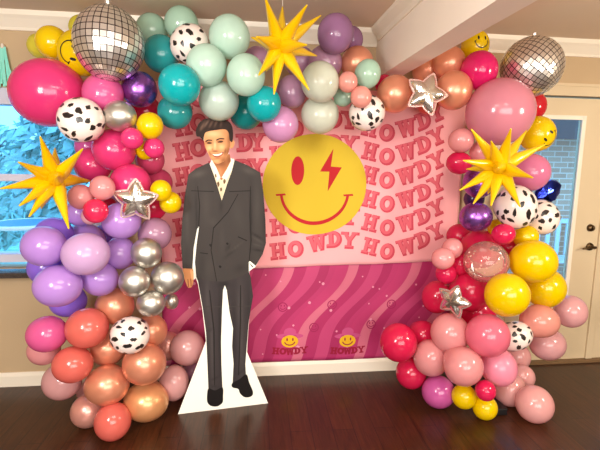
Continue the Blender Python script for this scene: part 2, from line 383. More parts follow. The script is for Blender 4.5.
STANDEE={
  'board':(0,[(-0.2824, -0.0002), (-0.1052, 0.4594), (-0.1222, 0.6524), (-0.1462, 0.8227), (-0.1583, 0.8604), (-0.1724, 0.8488), (-0.1871, 0.8127), (-0.2017, 0.8086), (-0.2143, 0.8388), (-0.2261, 0.8762), (-0.2295, 0.925), (-0.2351, 1.0757), (-0.2256, 1.2117), (-0.209, 1.3458), (-0.1861, 1.4726), (-0.1445, 1.5074), (-0.0647, 1.5399), (-0.053, 1.5659), (-0.0779, 1.6055), (-0.0925, 1.645), (-0.0993, 1.6759), (-0.1169, 1.6924), (-0.1351, 1.7003), (-0.1346, 1.7266), (-0.1172, 1.7668), (-0.0834, 1.7898), (-0.0215, 1.7904), (0.037, 1.7813), (0.0603, 1.7498), (0.0657, 1.7061), (0.0655, 1.6751), (0.0735, 1.6661), (0.0734, 1.6489), (0.0628, 1.6348), (0.0483, 1.6334), (0.0422, 1.5963), (0.0507, 1.5762), (0.0768, 1.5587), (0.1562, 1.5281), (0.2256, 1.4874), (0.2452, 1.3676), (0.2578, 1.1967), (0.2613, 1.0601), (0.241, 0.9918), (0.2007, 0.9147), (0.1821, 0.9029), (0.1605, 0.885), (0.1666, 0.8499), (0.1812, 0.7277), (0.159, 0.5672), (0.1492, 0.4299), (0.1465, 0.3637), (0.2821, 0.0001)]),
  'hair':(1,[(-0.138, 1.6946), (-0.1401, 1.7281), (-0.1188, 1.7696), (-0.0833, 1.7932), (-0.0214, 1.7938), (0.0394, 1.7848), (0.0638, 1.7516), (0.0692, 1.7062), (0.0631, 1.6659), (0.0487, 1.677), (0.0433, 1.7168), (0.0234, 1.7361), (-0.0222, 1.7318), (-0.0817, 1.7187), (-0.0961, 1.6958), (-0.1022, 1.6702), (-0.1186, 1.6895)]),
  'ear':(1,[(0.0515, 1.6685), (0.0632, 1.6774), (0.0764, 1.6708), (0.0757, 1.6489), (0.0657, 1.6314), (0.0512, 1.6311)]),
  'face':(1,[(-0.0961, 1.6958), (-0.0788, 1.7272), (-0.0165, 1.7405), (0.032, 1.7392), (0.0479, 1.7113), (0.0515, 1.6713), (0.0501, 1.6368), (0.0393, 1.5963), (0.0187, 1.5584), (-0.0132, 1.5406), (-0.0361, 1.5431), (-0.0586, 1.5658), (-0.079, 1.6055), (-0.0936, 1.645)]),
  'face_shade':(1,[(0.0291, 1.7278), (0.0479, 1.7113), (0.0515, 1.6713), (0.0501, 1.6368), (0.0393, 1.5963), (0.0187, 1.5584), (-0.0132, 1.5406), (-0.0333, 1.5432), (-0.013, 1.5608), (0.0103, 1.5842), (0.0239, 1.619), (0.0301, 1.6593), (0.0287, 1.6936)]),
  'forehead_light':(1,[(-0.0735, 1.7077), (-0.045, 1.7226), (-0.011, 1.7237), (0.0059, 1.7043), (-0.0058, 1.6841), (-0.0456, 1.6802), (-0.0682, 1.6853)]),
  'cheek_light':(1,[(-0.0774, 1.6397), (-0.0547, 1.643), (-0.0464, 1.6233), (-0.0581, 1.6031), (-0.0721, 1.6113)]),
  'cheek_light2':(1,[(-0.0148, 1.644), (0.011, 1.6503), (0.0195, 1.6333), (0.0078, 1.6158), (-0.0122, 1.6211)]),
  'nose_light':(1,[(-0.04, 1.6775), (-0.0286, 1.6778), (-0.0258, 1.6352), (-0.0294, 1.6219), (-0.0453, 1.6204), (-0.0451, 1.6404)]),
  'nose_shade':(1,[(-0.0505, 1.6186), (-0.0379, 1.6223), (-0.0208, 1.6238), (-0.0169, 1.6182), (-0.0295, 1.6122), (-0.0466, 1.6107)]),
  'neck':(1,[(-0.0472, 1.566), (-0.0189, 1.5434), (0.0158, 1.5554), (0.0422, 1.5963), (0.0536, 1.5734), (0.0503, 1.5269), (0.0148, 1.4682), (-0.0028, 1.4447), (-0.0254, 1.4912), (-0.0448, 1.5373)]),
  'neck_shade':(1,[(-0.0445, 1.5574), (-0.019, 1.5388), (0.0157, 1.5543), (0.0422, 1.5963), (0.0536, 1.5734), (0.0388, 1.5384), (-0.0021, 1.5088), (-0.0308, 1.5143)]),
  'shirt':(0,[(-0.0618, 1.5428), (-0.0475, 1.5516), (-0.0279, 1.5144), (-0.0027, 1.4564), (0.0268, 1.5033), (0.0564, 1.5589), (0.071, 1.5719), (0.0767, 1.5534), (0.0587, 1.4919), (0.0318, 1.4213), (-0.0002, 1.324), (-0.0263, 1.4154), (-0.0484, 1.4852)]),
  'collar_left':(0,[(-0.0619, 1.5416), (-0.0486, 1.551), (-0.0279, 1.5144), (-0.0056, 1.4593), (-0.0243, 1.4388), (-0.0472, 1.4852)]),
  'collar_right':(0,[(0.0564, 1.5589), (0.071, 1.5708), (0.0767, 1.5534), (0.0588, 1.4978), (0.0291, 1.4448), (0.0002, 1.4593), (0.0297, 1.5062)]),
  'spot1':(1,[(-0.0262, 1.4271), (-0.0168, 1.4353), (-0.0124, 1.4183), (-0.0195, 1.4037)]),
  'spot2':(1,[(0.0099, 1.4418), (0.0205, 1.4507), (0.0232, 1.4331), (0.0132, 1.4213)]),
  'spot3':(1,[(-0.0092, 1.3949), (-0.0004, 1.4007), (0.0023, 1.386), (-0.0059, 1.3772)]),
  'spot4':(1,[(-0.0382, 1.4737), (-0.0324, 1.4807), (-0.028, 1.465), (-0.0338, 1.4591)]),
  'brow_l':(1,[(-0.0887, 1.6666), (-0.074, 1.676), (-0.0514, 1.6749), (-0.0526, 1.6698), (-0.0724, 1.6693), (-0.0866, 1.6616)]),
  'brow_r':(1,[(-0.0269, 1.6773), (-0.0086, 1.6857), (0.0149, 1.6858), (0.0182, 1.6796), (-0.007, 1.6795), (-0.0253, 1.6716)]),
  'eye_l':(1,[(-0.0822, 1.6549), (-0.0714, 1.6608), (-0.0544, 1.6584), (-0.0574, 1.6532), (-0.0709, 1.6523)]),
  'eye_r':(1,[(-0.0214, 1.6621), (-0.0071, 1.6687), (0.0101, 1.6686), (0.0071, 1.6622), (-0.0072, 1.6601)]),
  'mouth':(1,[(-0.0565, 1.5951), (-0.0411, 1.5948), (-0.0154, 1.5981), (0.0123, 1.6079), (0.0046, 1.5887), (-0.0185, 1.5762), (-0.0402, 1.5787)]),
  'teeth':(1,[(-0.0508, 1.5935), (-0.0355, 1.5932), (-0.0137, 1.5959), (0.0065, 1.6032), (-0.0011, 1.5921), (-0.0196, 1.5843), (-0.0379, 1.5851)]),
  'crease_l':(1,[(-0.0648, 1.6103), (-0.0602, 1.6116), (-0.0595, 1.5859), (-0.0641, 1.5829)]),
  'crease_r':(1,[(0.0165, 1.6212), (0.0211, 1.6224), (0.0232, 1.6017), (0.0185, 1.5924)]),
  'chin_light':(1,[(-0.0387, 1.5644), (-0.0215, 1.567), (-0.0101, 1.5608), (-0.0217, 1.5503), (-0.0343, 1.5524)]),
  'hair_light1':(1,[(-0.1177, 1.74), (-0.0891, 1.7773), (-0.0723, 1.7807), (-0.0924, 1.752), (-0.104, 1.7236)]),
  'hair_light2':(1,[(-0.0784, 1.7469), (-0.0555, 1.7785), (-0.0329, 1.781), (-0.0501, 1.7591), (-0.0617, 1.739)]),
  'hair_light3':(1,[(-0.0276, 1.7542), (-0.0103, 1.7785), (0.0067, 1.7763), (-0.0021, 1.7551)]),
  'jacket':(0,[(-0.0703, 1.5455), (-0.0484, 1.4852), (-0.0263, 1.4154), (-0.0002, 1.324), (0.0318, 1.4213), (0.0587, 1.4919), (0.0768, 1.5621), (0.1562, 1.5311), (0.228, 1.4904), (0.2482, 1.3676), (0.2609, 1.1966), (0.2644, 1.06), (0.2441, 0.9917), (0.2007, 0.921), (0.179, 0.9125), (0.1576, 0.9481), (0.1586, 0.8819), (0.0807, 0.848), (0.002, 0.8314), (-0.0871, 0.8394), (-0.1552, 0.8664), (-0.161, 0.9585), (-0.1503, 1.061), (-0.1326, 1.1743), (-0.1456, 1.1567), (-0.1673, 1.0435), (-0.1768, 0.9195), (-0.233, 0.9252), (-0.2385, 1.0758), (-0.2284, 1.2117), (-0.2118, 1.3458), (-0.1882, 1.4755), (-0.1444, 1.5102)]),
  'sleeve_line_l':(0,[(-0.1384, 1.1744), (-0.1326, 1.1743), (-0.1246, 1.2984), (-0.1351, 1.4094), (-0.1396, 1.4094), (-0.1315, 1.2985)]),
  'sleeve_line_r':(0,[(0.1678, 1.4097), (0.1726, 1.4097), (0.1686, 1.235), (0.1762, 1.0814), (0.1637, 0.9509), (0.1582, 0.9512), (0.1689, 1.0816), (0.1626, 1.235)]),
  'yoke_line':(0,[(-0.175, 1.3851), (-0.0441, 1.3802), (-0.0442, 1.3749), (-0.1752, 1.3799)]),
  'yoke_line2':(0,[(0.0431, 1.38), (0.1738, 1.3846), (0.1737, 1.3792), (0.0431, 1.3747)]),
  'lapel_l':(0,[(-0.0704, 1.5427), (-0.0484, 1.4852), (-0.0263, 1.4154), (-0.0002, 1.324), (-0.0285, 1.244), (-0.0547, 1.1636), (-0.0863, 1.2567), (-0.1048, 1.3511), (-0.0867, 1.4095), (-0.1061, 1.4443)]),
  'lapel_r':(0,[(0.0768, 1.5592), (0.0587, 1.4919), (0.0318, 1.4213), (-0.0002, 1.324), (-0.0519, 1.1575), (0.0361, 1.255), (0.0961, 1.3621), (0.0786, 1.4096), (0.1085, 1.457)]),
  'lapel_edge':(0,[(-0.0519, 1.1545), (0.0378, 1.2532), (0.0984, 1.3621), (0.0937, 1.3633), (0.0338, 1.2574), (-0.0541, 1.163)]),
  'front_edge':(0,[(-0.053, 1.1606), (-0.0483, 1.1605), (-0.0637, 1.0277), (-0.0338, 0.8353), (-0.0386, 0.8355), (-0.069, 1.0279)]),
  'button1':(1,[(-0.0778, 1.0617), (-0.0684, 1.0668), (-0.0603, 1.0581), (-0.0687, 1.0486)]),
  'button2':(1,[(-0.0231, 0.9279), (-0.0147, 0.9337), (-0.0065, 0.9247), (-0.0149, 0.9164)]),
  'button3':(1,[(0.0224, 1.0676), (0.0302, 1.0722), (0.0373, 1.0641), (0.0295, 1.0564)]),
  'fold1':(0,[(-0.0205, 0.9463), (0.064, 1.0355), (0.1427, 1.0823), (0.1427, 1.0725), (0.0699, 1.023), (-0.0088, 0.9359)]),
  'fold2':(0,[(0.0098, 1.0006), (0.0524, 1.085), (0.0643, 1.0847), (0.0278, 1.006)]),
  'fold3':(0,[(0.1794, 1.1307), (0.2408, 1.0919), (0.2532, 1.0666), (0.2038, 1.0805)]),
  'fold4':(0,[(0.1854, 1.0438), (0.2471, 1.023), (0.2409, 1.0012), (0.1915, 1.0187)]),
  'pocket_l':(0,[(-0.1309, 1.018), (-0.0845, 1.0102), (-0.0845, 1.0041), (-0.131, 1.012)]),
  'pocket_r':(0,[(0.0945, 1.1083), (0.1488, 1.0822), (0.1457, 1.0761), (0.0915, 1.1023)]),
  'trousers':(0,[(-0.1552, 0.8664), (-0.0871, 0.8394), (0.002, 0.8314), (0.0807, 0.848), (0.1586, 0.8819), (0.1697, 0.8523), (0.185, 0.7275), (0.1578, 0.5673), (0.1467, 0.4301), (0.1355, 0.2846), (0.1396, 0.1964), (0.054, 0.1588), (0.0613, 0.295), (0.0529, 0.4124), (0.06, 0.5295), (0.0394, 0.6344), (0.0237, 0.7755), (0.0126, 0.8077), (0.0014, 0.7768), (-0.006, 0.6505), (-0.0145, 0.4447), (-0.0137, 0.3001), (-0.0089, 0.1258), (-0.0954, 0.1228), (-0.0991, 0.309), (-0.1042, 0.5173), (-0.1197, 0.6586), (-0.1458, 0.8413)]),
  'trouser_crease_l':(0,[(-0.0821, 0.7818), (-0.0762, 0.7814), (-0.0529, 0.5259), (-0.0548, 0.1649), (-0.061, 0.1656), (-0.0608, 0.5265)]),
  'trouser_crease_r':(0,[(0.1049, 0.8025), (0.111, 0.8021), (0.1098, 0.5775), (0.0953, 0.2149), (0.089, 0.2156), (0.1024, 0.5781)]),
  'trouser_fold':(0,[(-0.1222, 0.6852), (-0.0058, 0.6747), (-0.0058, 0.6696), (-0.1217, 0.6789)]),
  'trouser_fold2':(0,[(0.0367, 0.6731), (0.1724, 0.6676), (0.1724, 0.6625), (0.0367, 0.6673)]),
  'trouser_shade':(0,[(-0.0405, 0.7793), (0.0013, 0.7705), (-0.006, 0.6505), (-0.0145, 0.4447), (-0.0137, 0.3001), (-0.0088, 0.1325), (-0.0429, 0.1299), (-0.0365, 0.3945)]),
  'trouser_shade2':(0,[(0.0237, 0.7755), (0.0394, 0.6344), (0.06, 0.5295), (0.0529, 0.4124), (0.0613, 0.295), (0.0541, 0.1656), (0.0761, 0.1698), (0.0838, 0.383), (0.0787, 0.5475), (0.0553, 0.7101)]),
  'shoe_l':(1,[(-0.095, 0.1496), (-0.0553, 0.1314), (-0.0086, 0.146), (-0.0062, 0.0849), (-0.0098, 0.0446), (-0.0412, 0.0228), (-0.0814, 0.0301), (-0.1026, 0.0565), (-0.1049, 0.1005)]),
  'shoe_r':(1,[(0.0509, 0.1659), (0.0952, 0.1879), (0.1416, 0.2165), (0.1586, 0.1602), (0.181, 0.1028), (0.1809, 0.0719), (0.1584, 0.0589), (0.1263, 0.0649), (0.1009, 0.092), (0.0884, 0.1242), (0.0538, 0.1386)]),
  'hand':(1,[(-0.2289, 0.928), (-0.179, 0.9227), (-0.1711, 0.8856), (-0.1727, 0.8365), (-0.1843, 0.8076), (-0.2029, 0.8056), (-0.2156, 0.8327), (-0.2272, 0.8762)]),
  'finger1':(0,[(-0.2064, 0.8568), (-0.2018, 0.8565), (-0.1988, 0.8084), (-0.2034, 0.8087)]),
  'finger2':(0,[(-0.1902, 0.859), (-0.1861, 0.8588), (-0.1836, 0.8125), (-0.1877, 0.8127)]),
  'thumb':(1,[(-0.1879, 0.9109), (-0.172, 0.8979), (-0.1716, 0.8611), (-0.1816, 0.8524), (-0.1868, 0.8803)]),
  'cuff':(0,[(0.1582, 0.9474), (0.1656, 0.9521), (0.2013, 0.9204), (0.1932, 0.9081)]),
}
BLOBS={
  'face':[(0.0488, 1.6827, 0.0184, 0.0552, 0, (140, 84, 48), 0.85), (0.0395, 1.6136, 0.0196, 0.0368, -0.4, (134, 78, 44), 0.85), (0.0129, 1.5612, 0.0245, 0.016, 0.5, (140, 82, 48), 0.8), (-0.0915, 1.6337, 0.0098, 0.0368, 0, (180, 116, 72), 0.6), (-0.0424, 1.7086, 0.0429, 0.0184, 0, (242, 192, 142), 0.8), (-0.0673, 1.6285, 0.0172, 0.016, 0, (246, 194, 140), 0.85), (0.0023, 1.6358, 0.0172, 0.0147, 0, (244, 190, 136), 0.85), (-0.0353, 1.6463, 0.0067, 0.0245, 0, (250, 204, 154), 0.8), (-0.0352, 1.6109, 0.0196, 0.0055, 0, (122, 66, 38), 0.85), (-0.0499, 1.6215, 0.0049, 0.0061, 0, (130, 72, 42), 0.6), (-0.0697, 1.6592, 0.019, 0.008, 0.1, (132, 80, 50), 0.8), (-0.006, 1.6676, 0.0202, 0.008, 0.15, (128, 76, 46), 0.8), (-0.0639, 1.5972, 0.0049, 0.016, 0.3, (146, 86, 52), 0.8), (0.0221, 1.6104, 0.0055, 0.0172, -0.2, (120, 68, 40), 0.8), (-0.0215, 1.5699, 0.0245, 0.0055, 0.2, (160, 96, 64), 0.7), (-0.0257, 1.5548, 0.016, 0.0074, 0, (232, 172, 120), 0.7), (0.0261, 1.7163, 0.0184, 0.0184, 0, (196, 134, 88), 0.6)],
  'hair':[(-0.1064, 1.746, 0.0067, 0.0307, -0.5, (112, 84, 70), 0.8), (-0.0809, 1.7664, 0.0061, 0.0276, -0.6, (120, 92, 78), 0.8), (-0.0557, 1.7645, 0.0061, 0.0276, -0.5, (104, 78, 64), 0.8), (-0.0274, 1.7711, 0.0061, 0.0245, -0.4, (110, 84, 70), 0.7), (0.0009, 1.7665, 0.0061, 0.0215, -0.2, (92, 68, 56), 0.7), (-0.1238, 1.7118, 0.0123, 0.0184, 0, (30, 20, 18), 0.7), (0.0521, 1.7342, 0.0123, 0.0368, 0, (34, 22, 18), 0.7), (-0.0448, 1.7368, 0.0368, 0.0061, 0, (30, 20, 17), 0.6)],
  'neck':[(-0.0017, 1.5436, 0.0368, 0.0245, 0, (120, 70, 42), 0.85), (-0.0139, 1.4855, 0.0184, 0.0307, 0, (212, 150, 102), 0.7), (0.0448, 1.5617, 0.0123, 0.0245, 0, (110, 62, 38), 0.7)],
  'shirt':[(-0.0007, 1.3742, 0.0123, 0.0491, 0, (190, 172, 140), 0.5), (-0.0483, 1.491, 0.0092, 0.0368, 0.3, (206, 188, 154), 0.5), (0.0559, 1.5036, 0.0092, 0.0429, -0.2, (200, 182, 150), 0.5)],
  'jacket':[(-0.1338, 1.4787, 0.0429, 0.0184, 0.3, (84, 78, 74), 0.8), (0.162, 1.4987, 0.0429, 0.0184, -0.35, (84, 78, 74), 0.7), (-0.2007, 1.2406, 0.0135, 0.1595, 0, (76, 70, 67), 0.7), (-0.1468, 1.2398, 0.0074, 0.1595, 0, (42, 38, 37), 0.8), (-0.0914, 1.2981, 0.0245, 0.1104, 0, (72, 66, 63), 0.7), (0.1734, 1.2044, 0.0086, 0.184, 0, (40, 36, 35), 0.8), (0.2099, 1.2952, 0.0184, 0.135, 0, (72, 67, 64), 0.7), (0.256, 1.2029, 0.0092, 0.1472, 0, (42, 38, 37), 0.7), (0.0953, 1.2361, 0.0307, 0.0859, 0.2, (70, 65, 62), 0.6), (-0.0011, 1.0866, 0.0123, 0.0736, 0, (72, 66, 63), 0.5), (0.0578, 1.0173, 0.0552, 0.0098, 0.75, (38, 35, 34), 0.75), (0.0341, 1.0427, 0.0245, 0.0086, 1.1, (40, 36, 35), 0.7), (0.082, 1.0411, 0.0491, 0.0074, 0.7, (80, 74, 70), 0.6), (0.21, 1.1052, 0.0368, 0.008, -0.6, (38, 34, 33), 0.8), (0.2161, 1.0802, 0.0368, 0.0074, -0.6, (80, 74, 70), 0.6), (0.2161, 1.0178, 0.0307, 0.008, -0.2, (38, 34, 33), 0.8), (0.21, 1.0492, 0.0245, 0.0061, -0.3, (78, 72, 69), 0.6), (-0.1207, 0.9384, 0.0184, 0.0859, 0, (50, 46, 45), 0.6), (-0.0741, 0.9179, 0.0307, 0.0613, 0, (70, 65, 62), 0.5), (0.1054, 0.9096, 0.0368, 0.0245, 0.3, (48, 44, 43), 0.6), (-0.206, 1.0027, 0.0184, 0.0613, 0, (50, 46, 44), 0.6), (-0.0046, 1.2913, 0.0123, 0.0429, 0, (46, 42, 41), 0.6), (-0.0525, 1.1965, 0.0245, 0.0307, 0.8, (74, 68, 65), 0.5)],
  'trousers':[(-0.092, 0.7197, 0.0153, 0.135, 0, (74, 68, 68), 0.7), (-0.0694, 0.4302, 0.0123, 0.2454, 0, (78, 72, 72), 0.7), (-0.0196, 0.5231, 0.011, 0.3067, 0, (40, 36, 37), 0.8), (-0.0961, 0.2692, 0.0092, 0.1472, 0, (46, 41, 42), 0.7), (0.1042, 0.6749, 0.0184, 0.1472, 0, (74, 68, 68), 0.7), (0.1119, 0.3804, 0.0123, 0.184, 0, (76, 70, 70), 0.7), (0.0656, 0.4506, 0.011, 0.2454, 0, (40, 36, 37), 0.8), (0.1567, 0.6389, 0.0123, 0.184, 0, (44, 40, 41), 0.7), (0.0078, 0.8142, 0.0307, 0.0184, 0, (36, 32, 33), 0.7), (-0.0542, 0.2115, 0.0307, 0.0074, 0.4, (40, 36, 37), 0.7), (-0.0611, 0.1589, 0.0307, 0.0074, -0.3, (42, 38, 38), 0.7), (0.1017, 0.2344, 0.0245, 0.0074, 0.4, (40, 36, 37), 0.7), (-0.08, 0.5281, 0.0245, 0.0086, 0.5, (46, 42, 43), 0.5)],
}
BURSTS=[((-0.911, -0.83, 1.459),
  [(0.048, -0.229, 0.187), (-0.091, 0.242, 0.153), (0.197, -0.177, 0.14), (0.067, 0.292, -0.022), (-0.016, -0.289, 0.08), (-0.096, -0.283, -0.029),
   (-0.029, -0.281, -0.1), (-0.004, -0.261, -0.148), (0.118, -0.176, -0.213), (0.123, -0.273, 0.024), (-0.16, 0.194, -0.164)]),
 ((0.149, -0.85, 2.101),
  [(-0.081, -0.248, 0.127), (0.023, 0.169, 0.234), (0.094, -0.254, 0.104), (0.209, 0.094, 0.177), (0.095, -0.268, -0.059), (0.209, 0.2, 0.009),
   (-0.118, -0.263, -0.035), (-0.106, -0.203, -0.177), (-0.036, -0.148, -0.247), (0.124, -0.139, -0.222)]),
 ((1.263, -0.93, 1.545),
  [(-0.2, -0.059, 0.18), (-0.166, -0.185, 0.118), (-0.081, -0.196, 0.174), (0.18, 0.077, 0.193), (0.247, 0.011, 0.12), (-0.253, -0.104, 0.029),
   (-0.004, -0.271, -0.045), (-0.01, -0.206, -0.182), (-0.128, -0.161, -0.182), (-0.184, -0.099, -0.179), (-0.241, -0.065, -0.116), (-0.15, -0.231, -0.004)])]
